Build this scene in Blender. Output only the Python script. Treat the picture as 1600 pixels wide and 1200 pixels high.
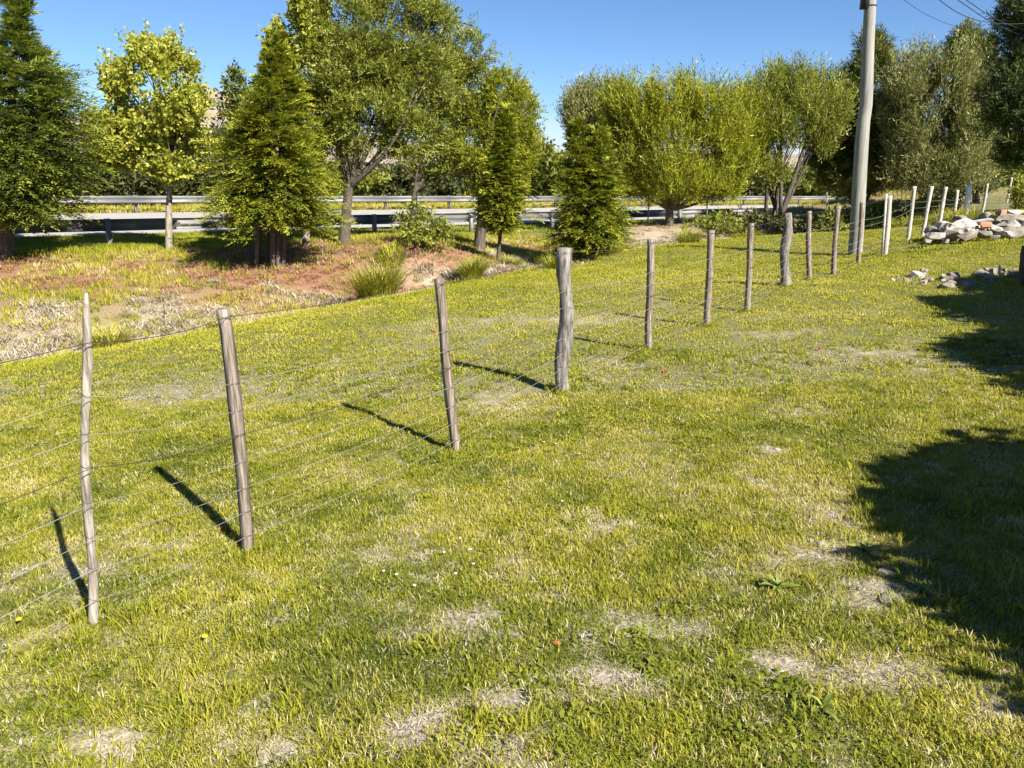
import bpy, math, random
import numpy as np
from mathutils import Vector

for o in list(bpy.data.objects): bpy.data.objects.remove(o)
SC = bpy.context.scene
COL = SC.collection

# ------------------------------------------------------------------ camera
F = 1200.0; CZ = 2.0
PITCH = math.atan(342/1200)
cp, sp = math.cos(PITCH), math.sin(PITCH)
cam_d = bpy.data.cameras.new('camera'); cam = bpy.data.objects.new('camera', cam_d); COL.objects.link(cam)
cam_d.sensor_width = 36; cam_d.lens = 27.0; cam_d.clip_end = 6000; cam_d.clip_start = 0.05
cam.location = (0, 0, CZ); cam.rotation_euler = (math.pi/2-PITCH, 0, 0)
SC.camera = cam
SC.render.resolution_x = 1024; SC.render.resolution_y = 768

# ------------------------------------------------------------------ world, sun, exposure
SUN_EL = math.radians(40); SUN_AZ = math.atan2(.65, -.76)     # clockwise from +Y
world = bpy.data.worlds.new('World'); SC.world = world; world.use_nodes = True
nt = world.node_tree; nt.nodes.clear()
out = nt.nodes.new('ShaderNodeOutputWorld'); bg = nt.nodes.new('ShaderNodeBackground')
sky = nt.nodes.new('ShaderNodeTexSky'); sky.sky_type = 'NISHITA'; sky.sun_disc = False
sky.sun_elevation = SUN_EL; sky.sun_rotation = SUN_AZ
sky.altitude = 2300; sky.air_density = 1.0; sky.dust_density = 0.0; sky.ozone_density = 7.5
bg.inputs['Strength'].default_value = 0.055
# thin band of low white cloud all round the horizon
tc = nt.nodes.new('ShaderNodeTexCoord'); sx = nt.nodes.new('ShaderNodeSeparateXYZ')
nt.links.new(tc.outputs['Generated'], sx.inputs[0])
mr = nt.nodes.new('ShaderNodeMapRange'); mr.interpolation_type = 'SMOOTHSTEP'
mr.inputs['From Min'].default_value = 0.075; mr.inputs['From Max'].default_value = 0.015
nt.links.new(sx.outputs['Z'], mr.inputs['Value'])
mp = nt.nodes.new('ShaderNodeMapping'); mp.inputs['Scale'].default_value = (1, 1, 3.5)
nt.links.new(tc.outputs['Generated'], mp.inputs['Vector'])
nz = nt.nodes.new('ShaderNodeTexNoise'); nz.inputs['Scale'].default_value = 7; nz.inputs['Detail'].default_value = 8
nt.links.new(mp.outputs['Vector'], nz.inputs['Vector'])
mr2 = nt.nodes.new('ShaderNodeMapRange'); mr2.inputs['From Min'].default_value = .42; mr2.inputs['From Max'].default_value = .62
nt.links.new(nz.outputs['Fac'], mr2.inputs['Value'])
mu = nt.nodes.new('ShaderNodeMath'); mu.operation = 'MULTIPLY'
nt.links.new(mr.outputs['Result'], mu.inputs[0]); nt.links.new(mr2.outputs['Result'], mu.inputs[1])
mx = nt.nodes.new('ShaderNodeMix'); mx.data_type = 'RGBA'
nt.links.new(mu.outputs[0], mx.inputs['Factor']); nt.links.new(sky.outputs['Color'], mx.inputs['A'])
mx.inputs['B'].default_value = (6.0, 6.2, 6.6, 1)
nt.links.new(mx.outputs['Result'], bg.inputs['Color']); nt.links.new(bg.outputs[0], out.inputs[0])

sd_ = bpy.data.lights.new('sun', 'SUN'); sd_.energy = 5.0; sd_.angle = math.radians(.55); sd_.color = (1, .94, .83)
sun = bpy.data.objects.new('sun', sd_); COL.objects.link(sun)
TOSUN = Vector((math.sin(SUN_AZ)*math.cos(SUN_EL), math.cos(SUN_AZ)*math.cos(SUN_EL), math.sin(SUN_EL)))
sun.rotation_euler = TOSUN.to_track_quat('Z', 'Y').to_euler(); sun.location = (20, -20, 30)

vs = SC.view_settings
vs.view_transform = 'Standard'; vs.look = 'None'; vs.exposure = 1.4; vs.gamma = 1; vs.use_curve_mapping = False
SC.render.engine = 'CYCLES'
SC.cycles.max_bounces = 4; SC.cycles.diffuse_bounces = 2; SC.cycles.transparent_max_bounces = 4

# ------------------------------------------------------------------ helpers
rng = np.random.default_rng(7); random.seed(7)

def Wd(px, py, Y):
    """point Y metres ahead of the viewpoint on the sight line through a photo point"""
    u = (px-800)/F; v = (600-py)/F
    d = np.array([u, cp+v*sp, -sp+v*cp]); p = d/d[1]*Y; p[2] += CZ
    return p

def ratio(px, py=330):
    p = Wd(px, py, 1.0); return p[0]

def smooth(a, b, x):
    t = np.clip((x-a)/(b-a), 0, 1); return t*t*(3-2*t)

def _hash(i, j, seed):
    n = (i.astype(np.int64)*374761393 + j.astype(np.int64)*668265263 + seed*1442695041) & 0x7fffffff
    n = ((n ^ (n >> 13))*1274126177) & 0x7fffffff
    return ((n ^ (n >> 16)) & 0xffff)/65535.0

def vnoise(x, y, seed=0):
    xi = np.floor(x); yi = np.floor(y); fx = x-xi; fy = y-yi
    fx = fx*fx*(3-2*fx); fy = fy*fy*(3-2*fy)
    a = _hash(xi, yi, seed); b = _hash(xi+1, yi, seed); c = _hash(xi, yi+1, seed); d = _hash(xi+1, yi+1, seed)
    return (a*(1-fx)+b*fx)*(1-fy)+(c*(1-fx)+d*fx)*fy

def fbm(x, y, seed=0, oct=4):
    x = np.asarray(x, float); y = np.asarray(y, float)
    s = 0; a = .5; t = 0
    for k in range(oct):
        s = s+a*vnoise(x*2**k+k*17.3, y*2**k-k*9.1, seed+k); t += a; a *= .5
    return s/t

def tag(o, label=None, cat=None, group=None, kind=None):
    if label: o['label'] = label
    if cat: o['category'] = cat
    if group: o['group'] = group
    if kind: o['kind'] = kind
    return o

def empty(name, loc, label=None, cat=None, group=None):
    o = bpy.data.objects.new(name, None); COL.objects.link(o); o.location = loc; o.empty_display_size = .2
    return tag(o, label, cat, group)

def link(name, me, mat=None, parent=None, loc=None):
    o = bpy.data.objects.new(name, me); COL.objects.link(o)
    if mat and not me.materials: me.materials.append(mat)
    if parent is not None: o.parent = parent
    if loc is not None: o.location = loc
    return o

def mesh_np(name, V, Fc, smooth_=False, attrs=None):
    """V (n,3); Fc: (m,k) uniform faces or list of arrays"""
    me = bpy.data.meshes.new(name)
    V = np.asarray(V, np.float32)
    groups = Fc if isinstance(Fc, list) else [Fc]
    groups = [np.asarray(g, np.int32) for g in groups if len(g)]
    me.vertices.add(len(V)); me.vertices.foreach_set('co', V.ravel())
    li = np.concatenate([g.ravel() for g in groups])
    tot = np.concatenate([np.full(len(g), g.shape[1], np.int32) for g in groups])
    st = np.concatenate([[0], np.cumsum(tot)[:-1]]).astype(np.int32)
    me.loops.add(len(li)); me.loops.foreach_set('vertex_index', li)
    me.polygons.add(len(tot)); me.polygons.foreach_set('loop_start', st); me.polygons.foreach_set('loop_total', tot)
    if smooth_: me.polygons.foreach_set('use_smooth', np.ones(len(tot), bool))
    for nm, (dom, arr) in (attrs or {}).items():
        a = me.attributes.new(nm, 'FLOAT', dom); a.data.foreach_set('value', np.asarray(arr, np.float32))
    me.update(calc_edges=True)
    return me

class MB:
    """collects shapes into one mesh"""
    def __init__(self): self.v = []; self.q = []; self.t = []; self.n = 0
    def add(self, V, Q=None, T=None):
        V = np.asarray(V, float); self.v.append(V)
        if Q is not None and len(Q): self.q.append(np.asarray(Q)+self.n)
        if T is not None and len(T): self.t.append(np.asarray(T)+self.n)
        self.n += len(V)
    def tube(self, P, R, sides=8, cap=True, square=False, twist=0.0, noise=0.0):
        P = np.asarray(P, float); R = np.broadcast_to(np.asarray(R, float), (len(P),))
        T = np.gradient(P, axis=0); T /= np.linalg.norm(T, axis=1)[:, None]+1e-9
        ref = np.array([0, 0, 1.]) if abs(T[0][2]) < .9 else np.array([1., 0, 0])
        rings = []
        ang = np.arange(sides)*2*np.pi/sides+twist
        for k in range(len(P)):
            a = np.cross(T[k], ref); a /= np.linalg.norm(a); b = np.cross(T[k], a)
            r = R[k]*(1+noise*(rng.random(sides)-.5))
            rings.append(P[k]+np.outer(np.cos(ang)*r, a)+np.outer(np.sin(ang)*r, b))
        V = np.concatenate(rings); n = len(P); Q = []
        i = np.arange(sides); j = (i+1) % sides
        for k in range(n-1):
            Q.append(np.stack([k*sides+i, k*sides+j, (k+1)*sides+j, (k+1)*sides+i], 1))
        Q = np.concatenate(Q); Tt = []
        if cap:
            V = np.concatenate([V, P[:1], P[-1:]]); c0 = n*sides; c1 = c0+1
            Tt = np.concatenate([np.stack([j, i, np.full(sides, c0)], 1), np.stack([(n-1)*sides+i, (n-1)*sides+j, np.full(sides, c1)], 1)])
        self.add(V, Q, Tt)
    def box(self, c, s, rz=0.0, jit=0.0):
        V = np.array([[x, y, z] for x in (-.5, .5) for y in (-.5, .5) for z in (-.5, .5)])*np.asarray(s)
        V += (rng.random(V.shape)-.5)*jit
        ca, sa = math.cos(rz), math.sin(rz)
        V = np.stack([V[:, 0]*ca-V[:, 1]*sa, V[:, 0]*sa+V[:, 1]*ca, V[:, 2]], 1)+np.asarray(c)
        self.add(V, [[0, 1, 3, 2], [4, 6, 7, 5], [0, 4, 5, 1], [2, 3, 7, 6], [0, 2, 6, 4], [1, 5, 7, 3]])
    def mesh(self, name, sm=False):
        g = []
        if self.q: g.append(np.concatenate(self.q))
        if self.t: g.append(np.concatenate(self.t))
        return mesh_np(name, np.concatenate(self.v), g, sm)

# ------------------------------------------------------------------ materials
def newmat(name):
    m = bpy.data.materials.new(name); m.use_nodes = True
    n = m.node_tree; b = n.nodes['Principled BSDF']; return m, n, b

def ramp(n, stops):
    r = n.nodes.new('ShaderNodeValToRGB'); e = r.color_ramp.elements
    while len(e) < len(stops): e.new(.5)
    for k, (p, c) in enumerate(stops): e[k].position = p; e[k].color = (*c, 1)
    return r

def leaf_mat(name, stops, trans=.35, attr='tint', inst=False, rough=.5, tcol=1.0, spec=.3):
    m, n, b = newmat(name)
    a = n.nodes.new('ShaderNodeAttribute'); a.attribute_name = attr
    if inst: a.attribute_type = 'INSTANCER'
    r = ramp(n, stops); n.links.new(a.outputs['Fac'], r.inputs[0])
    n.links.new(r.outputs[0], b.inputs['Base Color']); b.inputs['Roughness'].default_value = rough
    b.inputs['Specular IOR Level'].default_value = spec
    t = n.nodes.new('ShaderNodeBsdfTranslucent'); n.links.new(r.outputs[0], t.inputs['Color'])
    mxs = n.nodes.new('ShaderNodeMixShader'); mxs.inputs[0].default_value = trans
    n.links.new(b.outputs[0], mxs.inputs[1]); n.links.new(t.outputs[0], mxs.inputs[2])
    n.links.new(mxs.outputs[0], n.nodes['Material Output'].inputs[0])
    return m

def noise_mat(name, stops, scale=(6, 6, 6), rough=.85, bump=.4, detail=8, dist=.01, coord='Object', metal=0, nscale=1.0):
    m, n, b = newmat(name)
    t = n.nodes.new('ShaderNodeTexCoord'); mp = n.nodes.new('ShaderNodeMapping'); mp.inputs['Scale'].default_value = scale
    n.links.new(t.outputs[coord], mp.inputs['Vector'])
    nz = n.nodes.new('ShaderNodeTexNoise'); nz.inputs['Scale'].default_value = nscale; nz.inputs['Detail'].default_value = detail
    nz.inputs['Roughness'].default_value = .65
    n.links.new(mp.outputs[0], nz.inputs['Vector'])
    r = ramp(n, stops); n.links.new(nz.outputs['Fac'], r.inputs[0]); n.links.new(r.outputs[0], b.inputs['Base Color'])
    bp = n.nodes.new('ShaderNodeBump'); bp.inputs['Strength'].default_value = bump; bp.inputs['Distance'].default_value = dist
    n.links.new(nz.outputs['Fac'], bp.inputs['Height']); n.links.new(bp.outputs[0], b.inputs['Normal'])
    b.inputs['Roughness'].default_value = rough; b.inputs['Metallic'].default_value = metal
    return m

M = {}
GR = [(0, (.075, .105, .012)), (.25, (.17, .2, .018)), (.5, (.31, .315, .028)), (.72, (.42, .38, .045)), (.87, (.5, .43, .15)), (1, (.58, .52, .3))]
M['grass'] = leaf_mat('grass_blades', GR, trans=.38, inst=True, rough=.6, spec=.15)
M['clump'] = leaf_mat('clump_blades', GR, trans=.3, rough=.45)
M['straw'] = leaf_mat('straw_blades', [(0, (.25, .2, .13)), (.5, (.43, .37, .27)), (1, (.62, .56, .45))], trans=.2, inst=True, rough=.6)
M['redgrass'] = leaf_mat('russet_blades', [(0, (.15, .07, .035)), (.5, (.32, .16, .08)), (1, (.48, .33, .17))], trans=.2, inst=True, rough=.6)
M['weed'] = leaf_mat('weed_leaf', [(0, (.13, .18, .03)), (1, (.3, .34, .08))], trans=.25)
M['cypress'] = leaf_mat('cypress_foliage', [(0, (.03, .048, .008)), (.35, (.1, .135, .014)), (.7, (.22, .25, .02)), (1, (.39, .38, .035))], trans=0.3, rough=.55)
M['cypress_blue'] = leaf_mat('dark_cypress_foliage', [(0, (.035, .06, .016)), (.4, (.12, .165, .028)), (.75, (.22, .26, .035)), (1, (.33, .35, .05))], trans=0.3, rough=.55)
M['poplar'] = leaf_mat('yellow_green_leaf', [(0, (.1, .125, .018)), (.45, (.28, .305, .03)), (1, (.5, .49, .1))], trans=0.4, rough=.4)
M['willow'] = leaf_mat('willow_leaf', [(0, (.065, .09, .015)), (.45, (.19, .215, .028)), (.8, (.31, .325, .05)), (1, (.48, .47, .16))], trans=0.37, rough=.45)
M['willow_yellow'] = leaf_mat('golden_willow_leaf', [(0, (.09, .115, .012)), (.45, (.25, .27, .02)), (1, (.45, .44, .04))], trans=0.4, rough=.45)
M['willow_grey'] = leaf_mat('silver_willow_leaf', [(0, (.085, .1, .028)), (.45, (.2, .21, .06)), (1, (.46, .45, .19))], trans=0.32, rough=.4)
M['pine'] = leaf_mat('pine_needles', [(0, (.018, .03, .01)), (.5, (.075, .1, .02)), (1, (.27, .27, .045))], trans=0.15, rough=.55)
M['far_dark'] = leaf_mat('far_dark_leaf', [(0, (.025, .034, .01)), (.6, (.07, .08, .02)), (1, (.14, .14, .035))], trans=0.2, rough=.6)
M['far_green'] = leaf_mat('far_green_leaf', [(0, (.05, .07, .012)), (.5, (.16, .185, .025)), (1, (.33, .33, .06))], trans=0.32, rough=.55)
M['bark'] = noise_mat('bark', [(.25, (.03, .023, .017)), (.5, (.08, .064, .048)), (.75, (.16, .13, .1))], (14, 14, 3), .95, 1.0, dist=.02)
M['bark_pale'] = noise_mat('pale_bark', [(.25, (.12, .1, .075)), (.55, (.28, .24, .19)), (.8, (.42, .37, .3))], (16, 16, 4), .95, .8, dist=.015)
M['wood_grey'] = noise_mat('weathered_wood', [(.3, (.07, .055, .042)), (.43, (.18, .15, .12)), (.56, (.31, .275, .23)), (.7, (.47, .43, .37))], (60, 60, 5), .9, .9, dist=.006)
M['wood_brown'] = noise_mat('brown_weathered_wood', [(.3, (.055, .038, .026)), (.45, (.13, .1, .075)), (.56, (.23, .19, .155)), (.7, (.4, .36, .31))], (70, 70, 4.5), .9, .9, dist=.005)
M['wood_log'] = noise_mat('grey_log', [(.33, (.035, .03, .026)), (.44, (.11, .098, .086)), (.57, (.21, .19, .17)), (.72, (.35, .325, .295))], (34, 34, 6), .95, 1.0, dist=.012)
M['wood_white'] = noise_mat('bleached_wood', [(.3, (.16, .14, .115)), (.48, (.38, .345, .3)), (.7, (.56, .52, .46))], (40, 40, 3), .9, .5, dist=.004)
M['paint_white'] = noise_mat('white_painted_wood', [(.2, (.6, .59, .57)), (.7, (.82, .82, .8))], (20, 20, 3), .7, .3, dist=.003)
M['pole'] = noise_mat('pole_wood', [(.25, (.13, .125, .11)), (.5, (.235, .23, .205)), (.75, (.33, .32, .29))], (22, 22, 1.2), .85, .5, dist=.008)
M['wire'] = noise_mat('galvanised_wire', [(.3, (.32, .3, .28)), (.7, (.55, .53, .5))], (30, 30, 30), .5, 0, metal=.6)
M['barbed'] = noise_mat('rusty_wire', [(.3, (.03, .025, .022)), (.7, (.11, .08, .065))], (30, 30, 30), .7, 0, metal=.3)
M['cable'] = noise_mat('black_cable', [(.3, (.012, .012, .013)), (.7, (.03, .03, .032))], (5, 5, 5), .6, 0)
M['galv'] = noise_mat('galvanised_steel', [(.25, (.13, .13, .13)), (.6, (.2, .2, .2)), (.85, (.29, .29, .285))], (1.5, 1.5, 6), .6, .05, metal=.25)
M['road'] = noise_mat('worn_asphalt', [(.3, (.27, .255, .235)), (.7, (.36, .34, .31))], (2, 2, 2), .9, .3, coord='Object')
M['rock'] = noise_mat('pale_stone', [(.25, (.09, .075, .058)), (.5, (.2, .175, .14)), (.75, (.33, .295, .245))], (5, 5, 5), .9, .7, dist=.03)
M['rock_white'] = noise_mat('white_rubble', [(.32, (.15, .13, .11)), (.46, (.34, .31, .27)), (.65, (.54, .5, .45))], (6, 6, 6), .9, .5, dist=.02)
M['brick'] = noise_mat('fired_brick', [(.25, (.27, .11, .065)), (.55, (.42, .19, .115)), (.85, (.52, .32, .22))], (9, 9, 9), .95, .5, dist=.01)
M['hill'] = noise_mat('rocky_hill', [(.3, (.13, .11, .085)), (.48, (.24, .195, .15)), (.62, (.33, .27, .215)), (.8, (.22, .22, .2))], (.035, .035, .05), .95, 1.0, dist=4)
M['petal_white'] = noise_mat('white_petal', [(.3, (.5, .48, .42)), (.7, (.62, .6, .54))], (40, 40, 40), .8, 0)
M['petal_yellow'] = noise_mat('yellow_petal', [(.3, (.75, .5, .01)), (.7, (.85, .62, .02))], (40, 40, 40), .8, 0)
M['red_leaf'] = noise_mat('red_leaf', [(.3, (.42, .06, .035)), (.7, (.55, .14, .08))], (40, 40, 40), .7, 0)

# ------------------------------------------------------------------ terrain
RO = np.array([-9.2, 22.0]); RD = np.array([.766, .643]); RD /= np.linalg.norm(RD); RN = np.array([-RD[1], RD[0]]); RW = 12.4
def road_sw(x, y):
    dx = x-RO[0]; dy = y-RO[1]
    return dx*RD[0]+dy*RD[1], dx*RN[0]+dy*RN[1]
def road_z(s): return CZ-2.1-.0245*np.clip(s, -40, 90)
def road_pt(s, w, dz=0.0):
    s = np.asarray(s, float)
    return np.stack([RO[0]+RD[0]*s+RN[0]*w, RO[1]+RD[1]*s+RN[1]*w, road_z(s)+.02*np.clip(w, 0, 14)+dz], -1)
def road_at(px, w):
    """s where the line w across the road meets the vertical sight plane through px"""
    r = ratio(px); o = RO+RN*w
    return (r*o[1]-o[0])/(RD[0]-r*RD[1])

POSTS = [  # base px, py, top px, py, distance, half width, kind
 (143, 968, 134, 458, 2.75, .0185, 'round'), (386, 862, 348, 483, 3.6, .027, 'square'), (712, 705, 686, 435, 5.25, .028, 'square'),
 (880, 612, 882, 387, 6.6, .068, 'log'), (1013, 548, 1017, 374, 8.1, .033, 'square'), (1104, 508, 1111, 360, 9.45, .035, 'square'),
 (1167, 487, 1174, 349, 10.6, .034, 'square'), (1226, 447, 1231, 333, 12.3, .078, 'log'), (1264, 438, 1264, 330, 13.2, .036, 'dark'),
 (1302, 429, 1309, 322, 14.0, .036, 'square'), (1341, 413, 1347, 316, 15.3, .034, 'dark'), (1383, 398, 1390, 306, 16.6, .062, 'white'),
 (1418, 377, 1429, 291, 18.0, .05, 'white'), (1440, 371, 1456, 291, 19.4, .05, 'white'), (1466, 360, 1478, 292, 21.2, .052, 'white'),
 (1490, 350, 1496, 297, 23.0, .05, 'white'), (1508, 345, 1515, 288, 24.6, .085, 'paint'), (1534, 338, 1543, 287, 27.5, .05, 'white'),
 (1573, 317, 1581, 277, 33.0, .05, 'white')]

cps = [Wd(p[0], p[1], p[4]) for p in POSTS]
EDGE = [Wd(*q) for q in ((-330, 610, 10.0), (0, 578, 11.0), (160, 552, 11.8), (300, 527, 12.6), (430, 500, 13.8), (560, 474, 15.4), (700, 450, 17.0), (850, 424, 18.9), (1000, 390, 22.0), (1100, 378, 23.5), (1230, 371, 25.0), (1350, 368, 26.0), (1425, 362, 27.5))]
EDGE.append(EDGE[-1]+np.array([9, 10, .05])); EDGE.append(EDGE[-1]+np.array([20, 17, 0]))
cps += EDGE[:13]
for e in EDGE[:13]:                       # ditch bed just beyond the lawn edge
    cps.append(e+np.array([-.55, 1.1, -.28]))
cps += [Wd(*q) for q in ((425, 416, 18.4), (262, 391, 19.4), (535, 381, 20.4), (777, 405, 19.6), (925, 398, 21.2), (335, 442, 16.4), (273, 433, 17.0), (80, 478, 14.2), (0, 440, 15.6),
   (640, 395, 18.8), (1045, 352, 29.5), (1212, 356, 30.5), (1335, 398, 17.8), (60, 372, 18.6), (1480, 338, 31))]
def atz(px, py, z):
    p = Wd(px, py, 1.0); return Wd(px, py, (CZ-z)/(CZ-p[2]))
cps += [atz(*q) for q in ((800, 1200, .22), (0, 1200, .05), (1600, 1200, .28), (1600, 900, .26), (1600, 700, .25), (1200, 900, .16), (1200, 650, .12), (400, 1100, .08))]
cps += [Wd(*q) for q in ((1600, 445, 11.8), (1430, 440, 12.4), (1520, 377, 16.8), (1600, 370, 17.5), (1300, 520, 8.6), (1600, 520, 8.3), (1560, 340, 24))]
cps += [np.array(q, float) for q in ((0, 0, .22), (0, -8, .35), (-8, -6, -.1), (10, -6, .5), (14, 4, .45), (24, 10, .5), (-14, 4, -.5), (-30, 8, -.9), (30, -15, .8), (-25, -15, -.4), (40, 25, .2), (-30, -30, -.3), (25, 20, .35))]
cps = np.array(cps)
def tps_fit(P):
    n = len(P); d = np.linalg.norm(P[:, None, :2]-P[None, :, :2], axis=2)
    K = np.where(d > 0, d*d*np.log(d+1e-12), 0)+np.eye(n)*.06
    A = np.zeros((n+3, n+3)); A[:n, :n] = K; A[:n, n] = 1; A[:n, n+1:] = P[:, :2]; A[n, :n] = 1; A[n+1:, :n] = P[:, :2].T
    return np.linalg.solve(A, np.concatenate([P[:, 2], np.zeros(3)]))
TP = tps_fit(cps)
def gz(x, y):
    x = np.asarray(x, float); y = np.asarray(y, float); sh = x.shape; x = x.ravel(); y = y.ravel()
    z = np.full(len(x), TP[-3])+TP[-2]*x+TP[-1]*y
    for k in range(len(cps)):
        d2 = (x-cps[k, 0])**2+(y-cps[k, 1])**2
        z += TP[k]*.5*d2*np.log(d2+1e-12)
    s, w = road_sw(x, y); rz = road_z(s)+.02*np.clip(w, 0, 14)
    far = smooth(35, 70, np.hypot(x-4, y-12))
    z = np.clip(z, -2.2, 1.5)
    z = z*(1-far)+far*np.where(w < 0, np.minimum(rz, 0.2), rz)
    near = smooth(-3.6, -.6, w)
    z = z*(1-near)+near*(rz-.03)
    z += (fbm(x*1.1, y*1.1, 3)-.5)*.05*(1-near*.6)+(fbm(x*5, y*5, 9, 3)-.5)*.035
    und = smooth(2.7, 3.2, w)*(1-smooth(11.9, 12.3, w))
    z = z-und*.35
    z += smooth(13.5, 40, w)*(.8)
    return z.reshape(sh)
def g1(x, y): return float(gz(np.array([x]), np.array([y]))[0])
def on_ground(px, py, Y):
    p = Wd(px, py, Y); return np.array([p[0], p[1], g1(p[0], p[1])])
def hit(px, py, y0=1.5, y1=60):
    """where the sight line through a photo point meets the ground"""
    Y = np.geomspace(y0, y1, 900); d = Wd(px, py, 1.0)
    z = (d[2]-CZ)*Y+CZ; g = gz(d[0]*Y, Y); k = np.argmax(z < g)
    return np.array([d[0]*Y[k], Y[k], g[k]])
EP = np.array(EDGE)[:, :2]
def edge_sd(x, y):
    """signed distance from the lawn edge, positive towards the road"""
    best = np.full(x.shape, 1e9); sg = np.zeros(x.shape)
    for a, b in zip(EP[:-1], EP[1:]):
        ab = b-a; t = np.clip(((x-a[0])*ab[0]+(y-a[1])*ab[1])/(ab@ab), 0, 1)
        dx = x-a[0]-t*ab[0]; dy = y-a[1]-t*ab[1]; d = np.hypot(dx, dy)
        cr = ab[0]*dy-ab[1]*dx
        m = d < best; best = np.where(m, d, best); sg = np.where(m, np.sign(cr), sg)
    return best*sg
def bumps(x, y, L, sc=1.0):
    r = np.zeros(x.shape)
    for (px, py, rx, ry, a) in L:
        c = hitc(px, py); r = np.maximum(r, a*np.exp(-(((x-c[0])/(rx*sc))**2+((y-c[1])/(ry*sc))**2)))
    return r
_hc = {}
def hitc(px, py):
    if (px, py) not in _hc: _hc[(px, py)] = hit(px, py)
    return _hc[(px, py)]
RED = [(420, 425, 2.2, 1.7, 1), (360, 430, 1.6, 1.5, .9), (120, 440, 1.6, 1.0, .6), (230, 420, 1.5, .9, .55), (560, 400, 1.4, 1.4, .7), (300, 455, 1.6, .7, .6), (450, 400, 2.0, 1.6, .9), (500, 440, 2.0, 1.4, 1), (560, 440, 1.4, 1.2, .9), (650, 420, 1.2, 1.2, .9), (690, 425, 1.0, 1.0, .8), (370, 395, 1.4, 1.8, .8), (720, 395, 1.5, 1.6, .7), (850, 395, 1.6, 1.6, .7), (800, 425, 1.2, .8, .8), (620, 460, .8, .6, .8), (0, 420, 1.3, 1.6, .8), (1010, 365, 2.2, 1.5, .5), (640, 375, 1.2, 1.4, .5)]
STRAW = [(30, 555, 2.2, .55, 1), (160, 540, 1.6, .5, 1), (250, 488, .6, .7, .8), (275, 515, .9, .45, 1), (75, 490, .5, .4, .7), (850, 412, 1.8, .8, 1), (1000, 378, 2.0, 1.2, 1), (1040, 368, 2.0, 1.3, .8), (680, 447, 1.0, .4, .9), (1200, 372, 3, .4, .6), (340, 490, .4, .4, .7), (480, 468, .9, .4, .6)]
BARE = [(790, 635, .5, .3, .8), (1310, 1050, .32, .12, 1), (1250, 1035, .2, .1, 1), (820, 1090, .28, .1, 1), (720, 970, .2, .12, .8), (1000, 985, .2, .1, .8), (1380, 930, .18, .16, 1), (1250, 870, .3, .15, .8), (1210, 705, .12, .1, .9), (170, 1165, .16, .07, 1), (660, 1140, .15, .1, .9), (1060, 985, .2, .1, .8), (440, 1170, .16, .07, .8), (940, 1060, .2, .08, .9), (1400, 1050, .14, .1, .9), (650, 830, .2, .15, .6), (1290, 800, .2, .2, .6), (1210, 520, .5, .4, .5), (1360, 555, .8, .4, .45), (1250, 640, .4, .3, .5), (700, 985, .2, .1, .7), (960, 830, .2, .15, .7), (590, 870, .2, .14, .6), (300, 620, .8, .5, .4), (840, 500, 1.6, .4, .6), (1560, 1110, .12, .1, .8)]

def zones(x, y):
    sd = edge_sd(x, y); s, w = road_sw(x, y)
    n1 = fbm(x*.9, y*.9, 21); n2 = fbm(x*3.1, y*3.1, 31); n3 = fbm(x*7, y*7, 41, 3); n4 = fbm(x*17, y*17, 43, 3)
    lawn = smooth(.35, -.15, sd+(n2-.5)*.9)
    red = np.clip(bumps(x, y, RED, 1.05)*2.1*(n2*.9+n3*.7-.2), 0, 1)*(1-lawn)
    straw = np.clip(bumps(x, y, STRAW, .8)*2.0*(n2*.7+n3*.8-.15), 0, 1)
    band = np.exp(-((sd-.45)/.35)**2)*(n1*.8+n3*.6-.35)*(sd < 60)
    straw = np.clip(np.maximum(straw, band*1.25), 0, 1)*(1-lawn)
    bank = (1-lawn)*smooth(.6, 1.6, sd)
    verge = smooth(-3.2, -1.2, w+(n2-.5)*1.2)*(w < 2.8)
    bare = np.clip(bumps(x, y, BARE, 1.0)*3.4*(n3*.45+n4*.75-.24), 0, 1)
    patch = smooth(.54, .68, n2*.35+n3*.25+n4*.4)*.8*smooth(9, 3, y) + smooth(.58, .78, n1)*.2
    dry = np.clip(np.maximum(bare, patch), 0, 1)*lawn
    return dict(sd=sd, s=s, w=w, lawn=lawn, red=red, straw=straw, bank=bank, verge=verge, dry=dry, n1=n1, n2=n2, n3=n3)

def axis(lo, hi, c, fine, n):
    t = np.linspace(-1, 1, n); k = 5.2
    v = np.sinh(t*k); v /= v[-1]
    return np.where(v < 0, c+v*(c-lo), c+v*(hi-c))
gx = axis(-420, 480, 0, .05, 351); gy = axis(-90, 760, 5.0, .05, 351)
XX, YY = np.meshgrid(gx, gy)
ZZ = gz(XX, YY); zn = zones(XX, YY)
nx, ny = len(gx), len(gy)
I = np.arange(nx*ny).reshape(ny, nx)
Q = np.stack([I[:-1, :-1], I[:-1, 1:], I[1:, 1:], I[1:, :-1]], -1).reshape(-1, 4)
gm = mesh_np('ground', np.stack([XX, YY, ZZ], -1).reshape(-1, 3), Q, True,
   {'lawn': ('POINT', zn['lawn'].ravel()), 'red': ('POINT', zn['red'].ravel()), 'straw': ('POINT', zn['straw'].ravel()), 'dry': ('POINT', zn['dry'].ravel()), 'verge': ('POINT', zn['verge'].ravel())})
m, n, b = newmat('soil_and_turf')
def N(t, **k):
    x = n.nodes.new(t)
    for a, v in k.items(): x.inputs[a].default_value = v
    return x
tcn = N('ShaderNodeTexCoord')
def nzf(scale, det=8):
    z = N('ShaderNodeTexNoise', Scale=scale, Detail=det); n.links.new(tcn.outputs['Object'], z.inputs['Vector']); return z
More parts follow.
